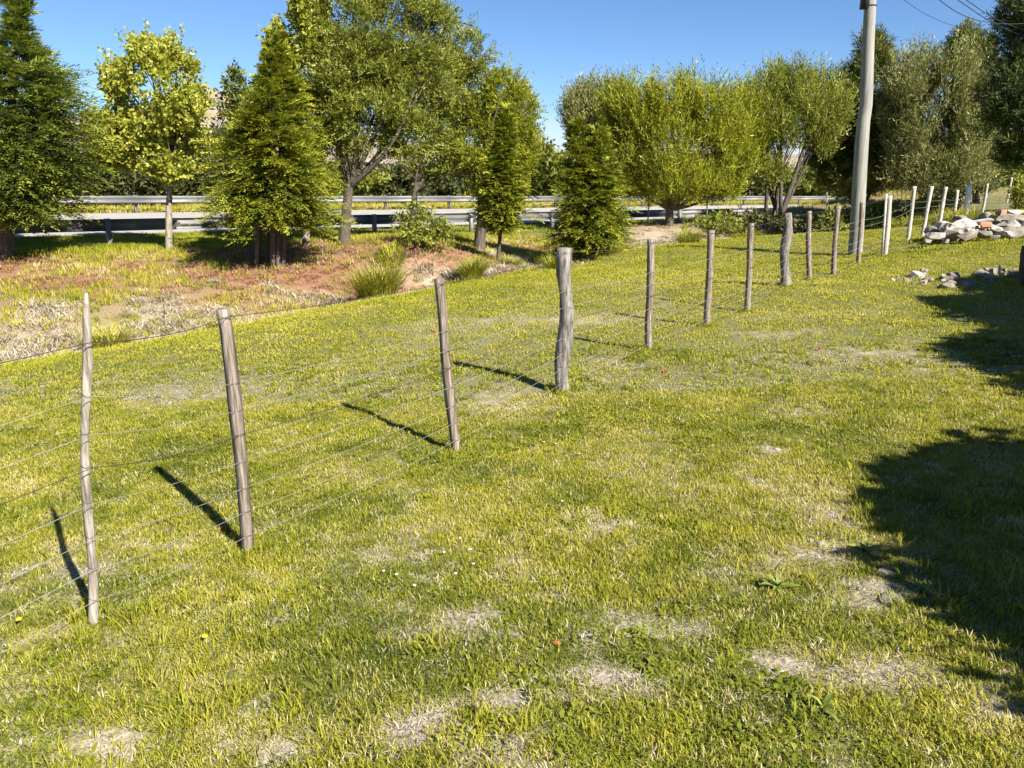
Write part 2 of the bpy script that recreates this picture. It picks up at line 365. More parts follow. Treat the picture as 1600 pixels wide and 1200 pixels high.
def mixc(fac, A, B):
    x = n.nodes.new('ShaderNodeMix'); x.data_type = 'RGBA'
    n.links.new(fac, x.inputs['Factor'])
    for s_, v in (('A', A), ('B', B)):
        if isinstance(v, tuple): x.inputs[s_].default_value = (*v, 1)
        else: n.links.new(v, x.inputs[s_])
    return x.outputs['Result']
def att(nm):
    a = N('ShaderNodeAttribute'); a.attribute_name = nm; return a.outputs['Fac']
fine = nzf(45); mid = nzf(4)
turf = ramp(n, [(.3, (.05, .06, .02)), (.5, (.13, .135, .04)), (.7, (.24, .21, .1))]); n.links.new(fine.outputs['Fac'], turf.inputs[0])
soil = ramp(n, [(.25, (.19, .155, .11)), (.5, (.33, .285, .225)), (.75, (.47, .42, .35))]); n.links.new(fine.outputs['Fac'], soil.inputs[0])
bankc = ramp(n, [(.25, (.12, .09, .045)), (.5, (.2, .155, .08)), (.75, (.29, .23, .13))]); n.links.new(fine.outputs['Fac'], bankc.inputs[0])
redc = ramp(n, [(.25, (.13, .06, .036)), (.5, (.22, .115, .072)), (.75, (.32, .195, .13))]); n.links.new(fine.outputs['Fac'], redc.inputs[0])
strawc = ramp(n, [(.25, (.2, .16, .1)), (.5, (.34, .29, .21)), (.75, (.48, .42, .33))]); n.links.new(fine.outputs['Fac'], strawc.inputs[0])
c = mixc(att('lawn'), bankc.outputs[0], turf.outputs[0])
c = mixc(att('verge'), c, turf.outputs[0])
c = mixc(att('red'), c, redc.outputs[0])
c = mixc(att('straw'), c, strawc.outputs[0])
c = mixc(att('dry'), c, soil.outputs[0])
n.links.new(c, b.inputs['Base Color']); b.inputs['Roughness'].default_value = .95; b.inputs['Specular IOR Level'].default_value = .15
bp = N('ShaderNodeBump', Strength=.7, Distance=.02); n.links.new(fine.outputs['Fac'], bp.inputs['Height']); n.links.new(bp.outputs[0], b.inputs['Normal'])
go = link('ground', gm, m); tag(go, kind='structure')

# road sheet
ss = np.linspace(-60, 240, 151); ww = np.linspace(2.7, 11.9, 8)
SS, WW = np.meshgrid(ss, ww)
RV = np.stack([RO[0]+RD[0]*SS+RN[0]*WW, RO[1]+RD[1]*SS+RN[1]*WW, road_z(SS)+.02*WW+.02+.03*np.sin((WW-2.7)/9.2*np.pi)], -1).reshape(-1, 3)
I = np.arange(len(ss)*len(ww)).reshape(len(ww), len(ss))
tag(link('road', mesh_np('road', RV, np.stack([I[:-1, :-1], I[:-1, 1:], I[1:, 1:], I[1:, :-1]], -1).reshape(-1, 4), True), M['road']), kind='structure')

# rocky hills far beyond the road
hx = np.linspace(-900, 500, 150); hy = np.linspace(560, 1000, 40); HX, HY = np.meshgrid(hx, hy)
prof = np.interp(HX, [-900, -480, -420, -385, -340, -300, -272, -240, -205, -180, -100, 0, 500], [24, 38, 46, 47, 38, 54, 66, 64, 52, 38, 24, 16, 12])
hz = prof*np.exp(-((HY-690)/110.)**2)*(.82+.36*fbm(HX*.03, HY*.03, 77))+(fbm(HX*.12, HY*.12, 5)-.5)*5-3
I = np.arange(HX.size).reshape(HX.shape)
tag(link('hills', mesh_np('hills', np.stack([HX, HY, hz], -1).reshape(-1, 3), np.stack([I[:-1, :-1], I[:-1, 1:], I[1:, 1:], I[1:, :-1]], -1).reshape(-1, 4), True), M['hill']), kind='structure')

# ------------------------------------------------------------------ foliage
def unit(a): return a/(np.linalg.norm(a, axis=-1, keepdims=True)+1e-9)

class Leaves:
    def __init__(self): self.V = []; self.T = []
    def twigs(self, O, D, Nn, L, Mn, ll, lw, ang, tint, spiral=False, jit=.25, droop=0.0, taper=.4):
        n = len(O)
        if n == 0: return
        D = unit(D); S = unit(np.cross(Nn, D)); Nn = np.cross(D, S)
        L = np.broadcast_to(L, (n,))
        for j in range(Mn):
            t = (j+.6)/Mn
            P = O+D*(L*t)[:, None]; P[:, 2] -= droop*L*t*t
            if spiral:
                a = j*2.4+rng.random(n)*.8; side = S*np.cos(a)[:, None]+Nn*np.sin(a)[:, None]
            else: side = S*(1 if j % 2 else -1)
            an = ang*(1-.5*t) if not spiral else ang
            d = unit(D*math.cos(an)+side*math.sin(an)+rng.normal(0, jit, (n, 3)))
            d[:, 2] -= droop*t*.6; d = unit(d)
            nr = unit((np.cross(d, side) if spiral else Nn)+rng.normal(0, jit*1.3, (n, 3)))
            w = unit(np.cross(d, nr))
            l = ll*(1-taper*t)*(.5+rng.random(n)); wd = lw*(.75+.5*rng.random(n))*.5
            a0 = P; tip = P+d*l[:, None]; mid_ = P+d*(l*.45)[:, None]
            self.V.append(np.stack([a0, mid_+w*wd[:, None], tip, mid_-w*wd[:, None]], 1).reshape(-1, 3))
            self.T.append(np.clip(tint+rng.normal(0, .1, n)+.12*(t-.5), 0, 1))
    def mesh(self, name):
        V = np.concatenate(self.V); q = np.arange(len(V)).reshape(-1, 4)
        return mesh_np(name, V, q, False, {'tint': ('FACE', np.concatenate(self.T))})

def noise3(P, sc, seed):
    r = np.random.default_rng(seed); s = np.zeros(len(P))
    for k in range(7):
        w = r.normal(0, 1, 3); w = w/np.linalg.norm(w)*sc*(.6+.9*r.random()); s += np.sin(P@w+r.random()*6.28)
    return s/7**.5

def limb(mb, a, b, ra, rb, n=7, wob=.12, sides=6, bend=None):
    a = np.asarray(a, float); b = np.asarray(b, float); t = np.linspace(0, 1, n)[:, None]
    L = np.linalg.norm(b-a); P = a+(b-a)*t
    off = rng.normal(0, wob*L*.35, (2, 3)); P += np.sin(t*np.pi)*off[0]+np.sin(t*2*np.pi)*off[1]*.4
    if bend is not None: P += np.sin(t*np.pi)*np.asarray(bend)
    mb.tube(P, ra+(rb-ra)*t[:, 0], sides, cap=False, noise=.12); return P

STYLE = {  # M leaves, twig length, leaf length, leaf width, angle, outward, up, droop, spiral
 'willow': (11, .55, .13, .03, .65, .55, .75, .35, False),
 'brush': (10, .6, .15, .026, .42, .45, 1.05, .08, False),
 'poplar': (9, .38, .15, .095, .9, .7, .5, .05, True),
 'far': (7, .8, .42, .16, .9, .7, .4, .1, True),
 'pine': (24, .34, .20, .018, .6, .65, .75, -.05, True),
 'bush': (8, .3, .12, .05, .9, .6, .6, .1, True)}

def broad_tree(name, label, base, fork, blobs, Y, style, mat, density, bark='bark', rtrunk=.15, group=None, stems=None, gap=-.35, thick=.8, leafscale=1.0, seed=1, limbs=True, cat='tree', shell=.35, tsh=0.0, wisp=6):
    """base, fork and blobs are measured in the photograph (points and radii) and built at distance Y"""
    bp_ = on_ground(base[0], base[1], Y); root = empty(name, bp_, label, cat, group)
    lv = Leaves(); mb = MB(); k = Y/F
    Mn, tl, ll, lw, ang, ow, up, dr, spi = STYLE[style]
    cs = []
    for bi, (cx, cy, rx, ry) in enumerate(blobs):
        dy = (random.random()-.5)*rx*k*.9
        c_ = Wd(cx, cy, Y+dy); R = np.array([rx*k, rx*k*thick, ry*k]); cs.append((c_, R))
    vol = sum(R[0]*R[1]*R[2] for _, R in cs); area = sum((R[0]*R[2]) for _, R in cs)
    for bi, (c_, R) in enumerate(cs):
        n_ = int(density*R[0]*R[2]*3.14)
        u = unit(rng.normal(0, 1, (n_, 3))); r = (shell+(1-shell)*rng.random(n_)**.45)
        # lumpy outline: each blob breaks into smaller lobes
        r *= 1+.22*noise3(u*2.2+bi, 2.2, seed*31+bi)*1.0
        P = c_+u*r[:, None]*R
        nn = noise3(P, 2.6/ max(.5, R.mean()**.5), seed*7)*.7+noise3(P, 6.0, seed*7+1)*.5
        P = P[nn > gap]; uu = u[nn > gap]; nn = nn[nn > gap]; n_ = len(P)
        D = unit(uu*ow+np.array([0, 0, up])+rng.normal(0, .45, (n_, 3)))
        Nn = unit(rng.normal(0, 1, (n_, 3))+np.array([0, 0, .8]))
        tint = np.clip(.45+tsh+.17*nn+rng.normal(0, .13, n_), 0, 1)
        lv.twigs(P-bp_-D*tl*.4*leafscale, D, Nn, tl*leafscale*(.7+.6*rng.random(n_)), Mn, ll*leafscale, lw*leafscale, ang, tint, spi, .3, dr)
        if style in ('willow', 'brush', 'poplar') and wisp:      # loose shoots standing out of the crown
            nw = int(wisp*R[0]*R[2]*3.14); u = unit(rng.normal(0, 1, (nw, 3))+np.array([0, -.2, .55])); P = c_+u*R*(.92+.15*rng.random((nw, 1)))
            D = unit(u*.5+np.array([0, 0, .9])+rng.normal(0, .25, (nw, 3)))
            lv.twigs(P-bp_, D, unit(rng.normal(0, 1, (nw, 3))), tl*1.15*leafscale*(.4+.9*rng.random(nw)), 10, ll*leafscale*.9, lw*leafscale, ang, np.clip(.55+tsh+rng.normal(0, .15, nw), 0, 1), spi, .3, dr*.6)
    if limbs:
        b0 = np.zeros(3); stems = stems or [(base[0], base[1], rtrunk)]
        fk = Wd(fork[0], fork[1], Y)-bp_
        ends = [c_-bp_ for c_, _ in cs]
        if len(stems) == 1:
            P = limb(mb, b0-np.array([0, 0, .25]), fk, rtrunk*1.15, rtrunk*.72, 9, .05, 9)
            for (c_, R) in cs:
                e = c_-bp_
                Pl = limb(mb, fk-np.array([0, 0, .12]), e+np.array([0, 0, R[2]*.3]), rtrunk*.45, .012, 9, .14)
                for q in range(4):
                    a = Pl[3+q]; limb(mb, a, e+unit(rng.normal(0, 1, 3))*R*.85, rtrunk*.16, .006, 6, .16, 5)
        else:
            for i, (sx_, sy_, sr) in enumerate(stems):
                o = on_ground(sx_, sy_, Y+(i % 3-1)*.12)-bp_
                e = ends[i % len(ends)]; R = cs[i % len(ends)][1]
                Pl = limb(mb, o-np.array([0, 0, .2]), e+np.array([0, 0, R[2]*.4]), sr, .015, 12, .07)
                for q in range(5): limb(mb, Pl[4+q], e+unit(rng.normal(0, 1, 3))*R*.85, sr*.35, .006, 6, .16, 5)
        link('trunk', mb.mesh('trunk', True), M[bark], root)
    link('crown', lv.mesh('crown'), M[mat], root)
    return root

def cypress(name, label, base, apex, prof, Y, mat='cypress', stems=None, nb=420, group=None, seed=3, lean=None, sprays=9, ll=.15, lw=.034, droop=.25, twl=.42, dens=1.0, tsh=0.0, twin=0.0):
    """prof: list of (photo y, half width) down the crown, measured and built at distance Y"""
    bp_ = on_ground(base[0], base[1], Y); k = Y/F; root = empty(name, bp_, label, 'tree', group)
    top = Wd(apex[0], apex[1], Y)-bp_
    hs = np.array([Wd(apex[0], y, Y)[2]-bp_[2] for y, _ in prof])[::-1]; rs = np.array([max(r*k-.36, .05+.15*r*k) for _, r in prof])[::-1]
    zlo, zhi = hs[0], top[2]
    lv = Leaves(); mb = MB()
    for sx_, sy_, sr in (stems or [(base[0], base[1], .1)]):
        o = on_ground(sx_, sy_, Y+(random.random()-.5)*.5)-bp_
        tt = top*.9+np.array([(sx_-base[0])*k*.6, (random.random()-.5)*.3, -random.random()*.6])
        limb(mb, o-np.array([0, 0, .2]), tt, sr, .02, 12, .02, 7)
    link('trunk', mb.mesh('trunk', True), M['bark'], root)
    # branches, more where the crown is wide
    zz = np.linspace(zlo, zhi-.02, 400); rr = np.interp(zz, np.append(hs, zhi), np.append(rs, .02)); cdf = np.cumsum(rr+.12); cdf /= cdf[-1]
    z = np.interp(rng.random(nb), cdf, zz); R = np.interp(z, np.append(hs, zhi), np.append(rs, .02))
    az = rng.random(nb)*6.283
    lob = 1+.2*np.sin(az*3+z*2.1+seed)+.2*np.sin(az*5-z*5.3+seed*2)+.2*(rng.random(nb)-.5)
    R = R*lob*np.where(rng.random(nb) > .93, 1.3, 1.0)*np.where(rng.random(nb) < .15, .75, 1.0)
    t = (z-zlo)/(zhi-zlo)
    ax = np.stack([top[0]*z/zhi, top[1]*z/zhi, z], 1)
    if twin: ax[:, 0] += np.where(rng.random(nb) < .5, 1, -1)*twin*k*np.clip(t*1.6, .3, 1)
    if lean is not None: ax[:, 0] += lean*np.maximum(0, t-.75)**1.5*4
    out_ = np.stack([np.cos(az), np.sin(az), np.zeros(nb)], 1)
    rise = .15+.65*t
    for i in range(sprays):
        f = .22+.78*(i+rng.random(nb))/sprays
        O = ax+out_*(R*f)[:, None]; O[:, 2] += R*(rise*f-.38*f*f)-.1*R
        O += rng.normal(0, .05, O.shape)
        sgn = np.where(rng.random(nb) < .5, 1, -1)
        sidev = np.stack([-out_[:, 1], out_[:, 0], np.zeros(nb)], 1)*sgn[:, None]
        spread = (.15+.75*rng.random(nb)*(1-.4*f))[:, None]
        D = unit(out_+sidev*spread+np.array([0, 0, 1])*(.18+.9*t*t-.3*f*(1-t))[:, None]+rng.normal(0, .15, (nb, 3)))
        Nn = unit(np.array([0, 0, 1])+rng.normal(0, .35, (nb, 3)))
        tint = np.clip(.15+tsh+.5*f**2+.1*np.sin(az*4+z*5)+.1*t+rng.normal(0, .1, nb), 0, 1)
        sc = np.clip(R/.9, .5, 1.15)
        keep = rng.random(nb) < dens
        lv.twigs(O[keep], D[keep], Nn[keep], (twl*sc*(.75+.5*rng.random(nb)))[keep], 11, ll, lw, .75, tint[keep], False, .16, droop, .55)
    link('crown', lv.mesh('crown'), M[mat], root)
    return root

cypress('conifer', 'big dark conifer drooping over guard rail, cut off by the picture border', (2, 362), (30, -70), [(-20, 22), (30, 28), (60, 34), (95, 72), (140, 98), (190, 114), (235, 116), (280, 102), (315, 88), (345, 50)], 17.2, 'cypress_blue', [(-4, 362, .2)], 850, seed=2, sprays=10, ll=.17, lw=.034, twl=.5, tsh=.1)
broad_tree('young_tree', 'slender young tree with bright yellow-green leaves and pale trunk', (262, 391), (266, 285), [(232, 118, 52, 45), (278, 105, 28, 38), (228, 80, 22, 22), (250, 160, 68, 42), (182, 128, 24, 30), (185, 210, 46, 40), (232, 225, 58, 42), (280, 212, 38, 40), (272, 262, 32, 22), (180, 245, 34, 20), (292, 160, 24, 30)], 19.4, 'poplar', 'poplar', 400, 'bark_pale', .085, seed=4, gap=-.15, tsh=.08, leafscale=.72, wisp=16)
cypress('conifer', 'cone-shaped yellow-green conifer standing on a cluster of bare stems', (425, 416), (432, 60), [(70, 14), (110, 36), (150, 54), (200, 72), (250, 86), (295, 100), (325, 98), (345, 62)], 18.4, 'cypress', [(397, 404, .06), (403, 412, .05), (416, 416, .06), (424, 419, .075), (434, 417, .06), (443, 414, .065)], 680, seed=5, sprays=11, tsh=.17)
broad_tree('poplar', 'tall yellow-green tree peeking out behind the cone-shaped conifer', (479, 380), (476, 300), [(438, 80, 22, 40), (480, 22, 27, 42), (458, 125, 34, 40), (485, 70, 25, 35), (470, 190, 36, 45), (482, 260, 22, 40)], 20.4, 'poplar', 'poplar', 320, 'bark_pale', .1, seed=6, gap=-.45, leafscale=.85, wisp=5)
broad_tree('willow', 'largest willow, thick leaning trunk forking low beside guard rail', (536, 382), (546, 285), [(560, 40, 62, 60), (620, 25, 62, 52), (665, 60, 44, 58), (545, 110, 66, 58), (615, 105, 68, 58), (520, 165, 46, 55), (585, 175, 62, 48), (650, 150, 52, 56), (520, 225, 34, 40), (635, 205, 48, 40), (690, 25, 20, 30), (500, 60, 28, 36)], 20.4, 'willow', 'willow', 420, 'bark', .15, seed=7, gap=-.3)
broad_tree('willow', 'mid-sized willow with thin trunk rising behind the leafy roadside shrub', (645, 345), (648, 295), [(700, 90, 40, 45), (738, 78, 30, 28), (715, 140, 46, 46), (685, 190, 44, 46), (735, 190, 36, 42), (665, 245, 44, 34), (705, 250, 40, 36)], 22.6, 'willow', 'willow', 420, 'bark', .1, seed=8, gap=-.25, tsh=.03)
broad_tree('willow', 'yellowish willow rising straight behind the small single-trunk conifer', (748, 372), (752, 300), [(785, 145, 36, 34), (765, 185, 44, 42), (812, 190, 30, 44), (800, 235, 42, 44), (755, 245, 36, 40), (825, 255, 20, 42), (790, 285, 38, 28)], 22.0, 'willow', 'willow_yellow', 420, 'bark', .16, seed=9, gap=-.45)
cypress('conifer', 'small conifer on one bare slim trunk between two grass tufts', (777, 406), (792, 170), [(185, 8), (220, 24), (255, 36), (290, 44), (320, 50), (340, 46), (358, 22)], 19.6, 'cypress', [(777, 406, .055)], 380, seed=10, sprays=9, ll=.14, tsh=.16)
cypress('conifer', 'dense bushy conifer with foliage reaching down to the ground', (925, 398), (918, 192), [(205, 14), (235, 30), (265, 42), (300, 54), (340, 62), (375, 60), (393, 48)], 21.2, 'cypress', [(918, 396, .07), (932, 398, .07)], 560, seed=11, sprays=9, ll=.16, tsh=.16, twin=16)
broad_tree('willow', 'pale grey-green willow behind the dense bushy conifer', (950, 345), (940, 300), [(930, 160, 34, 34), (905, 195, 26, 38), (950, 195, 36, 40), (965, 150, 18, 22), (940, 250, 40, 40), (895, 170, 14, 24)], 31.5, 'brush', 'willow_grey', 330, 'bark', .12, seed=12, leafscale=1.25, gap=-.35)
broad_tree('willow', 'wide golden willow with short forked trunk behind the roadside', (1045, 352), (1046, 322), [(1000, 175, 44, 42), (1045, 165, 48, 40), (1095, 170, 48, 42), (1140, 195, 38, 46), (985, 225, 44, 46), (1040, 225, 58, 50), (1100, 235, 56, 46), (1150, 245, 34, 38), (1010, 275, 44, 30), (1070, 280, 54, 26), (1125, 285, 38, 24), (985, 145, 16, 20), (1165, 165, 26, 30), (1170, 215, 30, 40), (960, 170, 24, 30), (1075, 150, 30, 22), (1015, 296, 40, 18), (1078, 300, 46, 15), (1128, 300, 34, 15), (975, 285, 26, 24)], 29.5, 'brush', 'willow_yellow', 240, 'bark', .18, seed=13, leafscale=1.25, gap=-.5, tsh=.05)
broad_tree('tree', 'airy tree whose several dark stems spread from one foot', (1212, 356), (1212, 330), [(1195, 165, 42, 40), (1240, 145, 42, 34), (1280, 160, 34, 36), (1225, 195, 50, 30), (1175, 215, 32, 36), (1285, 205, 24, 34), (1205, 265, 30, 22), (1250, 175, 40, 30), (1165, 180, 24, 34), (1305, 175, 22, 34), (1215, 130, 24, 20)], 30.5, 'brush', 'willow', 300, 'bark', .1, stems=[(1195, 354, .09), (1205, 357, .11), (1212, 357, .12), (1218, 356, .09), (1226, 354, .1), (1210, 355, .07)], seed=14, leafscale=1.25, gap=-.35)
broad_tree('pine', 'bushy pine seen behind the wooden utility pole', (1342, 345), (1344, 330), [(1358, 78, 20, 24), (1375, 108, 20, 24), (1338, 128, 24, 28), (1376, 145, 24, 30), (1318, 165, 22, 28), (1352, 180, 36, 32), (1300, 210, 30, 28), (1380, 205, 34, 34), (1340, 230, 48, 36), (1295, 250, 34, 26), (1385, 255, 32, 28), (1340, 280, 55, 22)], 33, 'pine', 'pine', 160, 'bark', .2, seed=15, leafscale=1.7, gap=-.4, tsh=.1)
broad_tree('willow', 'silvery willow with dark trunk behind the leaning pale fence posts', (1478, 338), (1478, 300), [(1430, 130, 42, 40), (1400, 170, 24, 40), (1480, 120, 36, 44), (1520, 150, 36, 46), (1450, 190, 48, 44), (1510, 215, 44, 46), (1430, 245, 44, 40), (1490, 262, 46, 34), (1540, 250, 26, 40), (1450, 285, 40, 20), (1475, 160, 36, 40), (1480, 205, 40, 36)], 31, 'brush', 'willow_grey', 300, 'bark', .2, seed=16, leafscale=1.3, gap=-.45)
broad_tree('pine', 'tall pine whose pointed top shows above the silvery willow', (1526, 335), (1524, 300), [(1513, 62, 14, 22), (1498, 85, 16, 18), (1530, 88, 18, 24), (1516, 112, 30, 26), (1528, 160, 34, 36), (1535, 220, 38, 36), (1535, 275, 30, 22)], 34, 'pine', 'pine', 170, 'bark', .17, seed=17, leafscale=1.7, gap=-.4, tsh=.12)
broad_tree('pine', 'dark pine at the cable end, mostly beyond the picture border', (1632, 345), (1630, 250), [(1612, 18, 44, 26), (1580, 40, 26, 26), (1640, 60, 50, 36), (1600, 95, 44, 34), (1578, 100, 26, 26), (1610, 150, 62, 36), (1570, 165, 24, 26), (1600, 205, 56, 30), (1640, 130, 70, 60), (1590, 238, 34, 18), (1640, 200, 60, 50)], 24, 'pine', 'pine', 180, 'bark', .2, seed=18, leafscale=1.3, gap=-.4, tsh=-.12)

# trees beyond the road
def far_tree(name, label, px, w, topy, hw, mat, seed, style='far', dens=60, group='trees beyond the road', ls=1.0, tsh=0):
    s = road_at(px, w); p = road_pt(s, w); Y = p[1]; k = Y/F
    basey = 600-F*((p[2]-CZ)/Y*cp+sp)/(cp-(p[2]-CZ)/Y*sp)
    H = basey-topy; bl = []
    r = random.Random(seed)
    for q in range(8):
        cy = topy+H*(.14+.8*q/8); rx = hw*(.5+.35*math.sin(3.0*(q+1)/8.6))
        bl.append((px+r.uniform(-.45, .45)*hw, cy, rx, H*.17))
    return broad_tree(name, label, (px, basey), (px, basey-H*.2), bl, Y, style, mat, dens, 'bark', .14, group, seed=seed, gap=-.7, leafscale=ls*Y/45, thick=.9, tsh=tsh)
FT = [('hedge_tree', 'dark evergreen hedge tree behind the far rail, beside the big conifer', 112, 17, 232, 46, 'far_dark'),
 ('hedge_tree', 'dark brownish hedge tree behind the slender yellow-green tree', 175, 17, 236, 46, 'far_dark'),
 ('hedge_tree', 'low dark hedge tree framed under the slender yellow-green crown', 232, 17, 244, 44, 'far_dark'),
 ('hedge_tree', 'dark hedge tree filling the space before the cone-shaped conifer', 300, 18, 236, 44, 'far_dark'),
 ('far_tree', 'dark rounded tree below the small far pine', 345, 19, 205, 34, 'far_dark'),
 ('far_tree', 'dim green tree behind the largest willow trunk', 560, 18, 268, 50, 'far_green'),
 ('far_tree', 'low dim tree beyond the road between two willow trunks', 620, 18, 262, 46, 'far_dark'),
 ('far_tree', 'dim tree beyond the thin willow trunk', 690, 19, 262, 48, 'far_dark'),
 ('far_tree', 'dark tree behind the yellowish willow', 765, 19, 250, 46, 'far_dark'),
 ('far_tree', 'light green tree between small conifer and bushy conifer', 852, 18, 232, 34, 'far_green'),
 ('far_tree', 'dark green tree touching the bushy conifer outline', 895, 21, 262, 40, 'far_dark'),
 ('far_tree', 'dark tree beyond the golden willow', 1000, 20, 268, 60, 'far_dark'),
 ('far_tree', 'dark tree showing under the golden willow boughs', 1085, 20, 270, 56, 'far_dark'),
 ('far_tree', 'dark tree beyond the gap beside the golden willow', 1150, 20, 272, 46, 'far_dark'),
 ('far_tree', 'sunlit green tree glimpsed through the spreading stems', 1235, 20, 272, 50, 'far_green'),
 ('far_tree', 'dark tree beyond the pine at the pole', 1320, 20, 262, 60, 'far_dark'),
 ('far_tree', 'dark tree behind the double fence post', 1400, 20, 262, 50, 'far_dark'),
 ('far_tree', 'dark tree beyond the silvery willow', 1475, 20, 264, 50, 'far_dark'),
 ('far_tree', 'bright green tree behind the last fence posts', 1570, 18, 258, 46, 'far_green')]
for i, (nm, lb, px, w, ty, hw, mt) in enumerate(FT):
    far_tree(nm, lb, px, w, ty, hw, mt, 40+i)
far_tree('far_pine', 'small open-branched pine showing dark against the sky before the hills', 375, 22, 112, 26, 'pine', 71, dens=26, group=None)

# broad trees beside the viewpoint whose shade falls across the lawn (outside the frame)
def shade_tree(label, tip, s, slope, seed, rmax=2.3):
    t = hit(*tip); dirv = np.array([math.sin(SUN_AZ), math.cos(SUN_AZ)])
    x, y = t[:2]+dirv*s; zt = t[2]+s*math.tan(SUN_EL); g = g1(x, y); H = zt-g
    root = empty('garden_tree', (x, y, g), label, 'tree', 'garden trees beside the lawn')
    mb = MB(); limb(mb, (0, 0, -.2), (0, 0, H*.93), .13, .02, 9, .02, 8)
    link('trunk', mb.mesh('trunk', True), M['bark'], root)
    lv = Leaves(); n_ = 9000
    h = (rng.random(n_)**.5)*min(H*.82, rmax*2.0/slope); R = np.clip(h*slope-.16, .03, rmax)
    az = rng.random(n_)*6.283; f = np.sqrt(rng.random(n_))
    f = f*(.95+.05*np.sin(az*4+h*6+seed)+.05*np.sin(h*11-az*3))
    P = np.stack([np.cos(az)*R*f, np.sin(az)*R*f, H-h-.1], 1)
    u = np.stack([np.cos(az), np.sin(az), np.full(n_, .1)], 1)
    lv.twigs(P, unit(u+rng.normal(0, .4, u.shape)), unit(rng.normal(0, .5, u.shape)+np.array([0, 0, 1])), .16, 5, .19, .115, .9, np.clip(.4+rng.normal(0, .2, n_), 0, 1), True, .3, .2)
    link('crown', lv.mesh('crown'), M['cypress_blue'], root)
shade_tree('broad garden tree shading the lawn beside the weeds', (1372, 724), 5.0, 1.22, 1)
shade_tree('broad garden tree shading the middle of the lawn', (1532, 529), 5.2, 1.5, 2)
shade_tree('broad garden tree shading the rubble', (1428, 464), 6.5, 1.05, 3)
shade_tree('unseen broad tree added to shade the stone ridge', (1478, 436), 7.0, 1.15, 4)  # unseen extra tree, added so that shade reaches the stone ridge

# ------------------------------------------------------------------ grass fields (uncountable)
def tuft(name, n_, rad, lo, hi, wid, bend, flat=0.0, broad=False):
    V = []; Q = []; T = []; k = 0
    for i in range(n_):
        a = random.random()*6.283; r = rad*math.sqrt(random.random()); p = np.array([math.cos(a)*r, math.sin(a)*r, -.004])
        az = random.random()*6.283; d = np.array([math.cos(az), math.sin(az), 0]); sd = np.array([-d[1], d[0], 0])
        L = random.uniform(lo, hi); w = wid*random.uniform(.7, 1.3)
        b_ = bend*random.uniform(.3, 1.3); lean = min(1.45, flat+random.random()*.35)
        pts = [p]; ang = lean; q = p
        for s_ in range(2):
            q = q+(d*math.sin(ang)+np.array([0, 0, 1])*math.cos(ang))*L*(.5); ang = min(ang+b_, 1.75); pts.append(q)
        if pts[2][2] < 0: pts[2][2] = .002
        V += [pts[0]-sd*w*.4, pts[0]+sd*w*.4, pts[1]+sd*w*.5, pts[1]-sd*w*.5, pts[2]]
        Q.append([k, k+1, k+2, k+3]); T.append([k+3, k+2, k+4]); k += 5
    me = mesh_np(name, np.array(V), [np.array(Q), np.array(T)])
    return me
def field(name, label, cat, meshes, mat, P, scl, tint, kind='stuff'):
    """one object: tufts scattered over the given points"""
    c_ = bpy.data.collections.new(name+'_sources')
    for i, me in enumerate(meshes):
        o = bpy.data.objects.new(name+'_source', me); c_.objects.link(o)
        if not me.materials: me.materials.append(mat)
    n_ = len(P); me = bpy.data.meshes.new(name); me.vertices.add(n_); me.vertices.foreach_set('co', P.astype(np.float32).ravel())
    rot = np.stack([rng.normal(0, .12, n_), rng.normal(0, .12, n_), rng.random(n_)*6.283], 1)
    a = me.attributes.new('rot', 'FLOAT_VECTOR', 'POINT'); a.data.foreach_set('vector', rot.astype(np.float32).ravel())
    for nm, arr in (('scl', scl), ('tint', tint)):
        a = me.attributes.new(nm, 'FLOAT', 'POINT'); a.data.foreach_set('value', np.asarray(arr, np.float32))
    a = me.attributes.new('pick', 'INT', 'POINT'); a.data.foreach_set('value', rng.integers(0, len(meshes), n_).astype(np.int32))
    o = link(name, me, mat); tag(o, label, cat, None, kind)
    g = bpy.data.node_groups.new(name, 'GeometryNodeTree')
    g.interface.new_socket('Geometry', in_out='INPUT', socket_type='NodeSocketGeometry'); g.interface.new_socket('Geometry', in_out='OUTPUT', socket_type='NodeSocketGeometry')
    gi = g.nodes.new('NodeGroupInput'); gout = g.nodes.new('NodeGroupOutput')
    ip = g.nodes.new('GeometryNodeInstanceOnPoints'); ci = g.nodes.new('GeometryNodeCollectionInfo')
    ci.inputs['Collection'].default_value = c_; ci.inputs['Separate Children'].default_value = True; ci.inputs['Reset Children'].default_value = True
    def na(nm, ty):
        x = g.nodes.new('GeometryNodeInputNamedAttribute'); x.data_type = ty; x.inputs['Name'].default_value = nm; return x.outputs['Attribute']
    ip.inputs['Pick Instance'].default_value = True
    g.links.new(gi.outputs[0], ip.inputs['Points']); g.links.new(ci.outputs[0], ip.inputs['Instance'])
    g.links.new(na('pick', 'INT'), ip.inputs['Instance Index']); g.links.new(na('rot', 'FLOAT_VECTOR'), ip.inputs['Rotation']); g.links.new(na('scl', 'FLOAT'), ip.inputs['Scale'])
    g.links.new(ip.outputs[0], gout.inputs[0])
    md = o.modifiers.new('scatter', 'NODES'); md.node_group = g
    return o

def sample(n_, y0, y1, pw=1.0, margin=1.2):
    """random plan points inside the picture's ground wedge plus a margin"""
    y = y0+(y1-y0)*rng.random(n_)**pw
    x = (rng.random(n_)*2-1)*(.72*y+margin)
    keep = rng.random(n_) < (.72*y+margin)/(.72*y1+margin)
    return x[keep], y[keep]

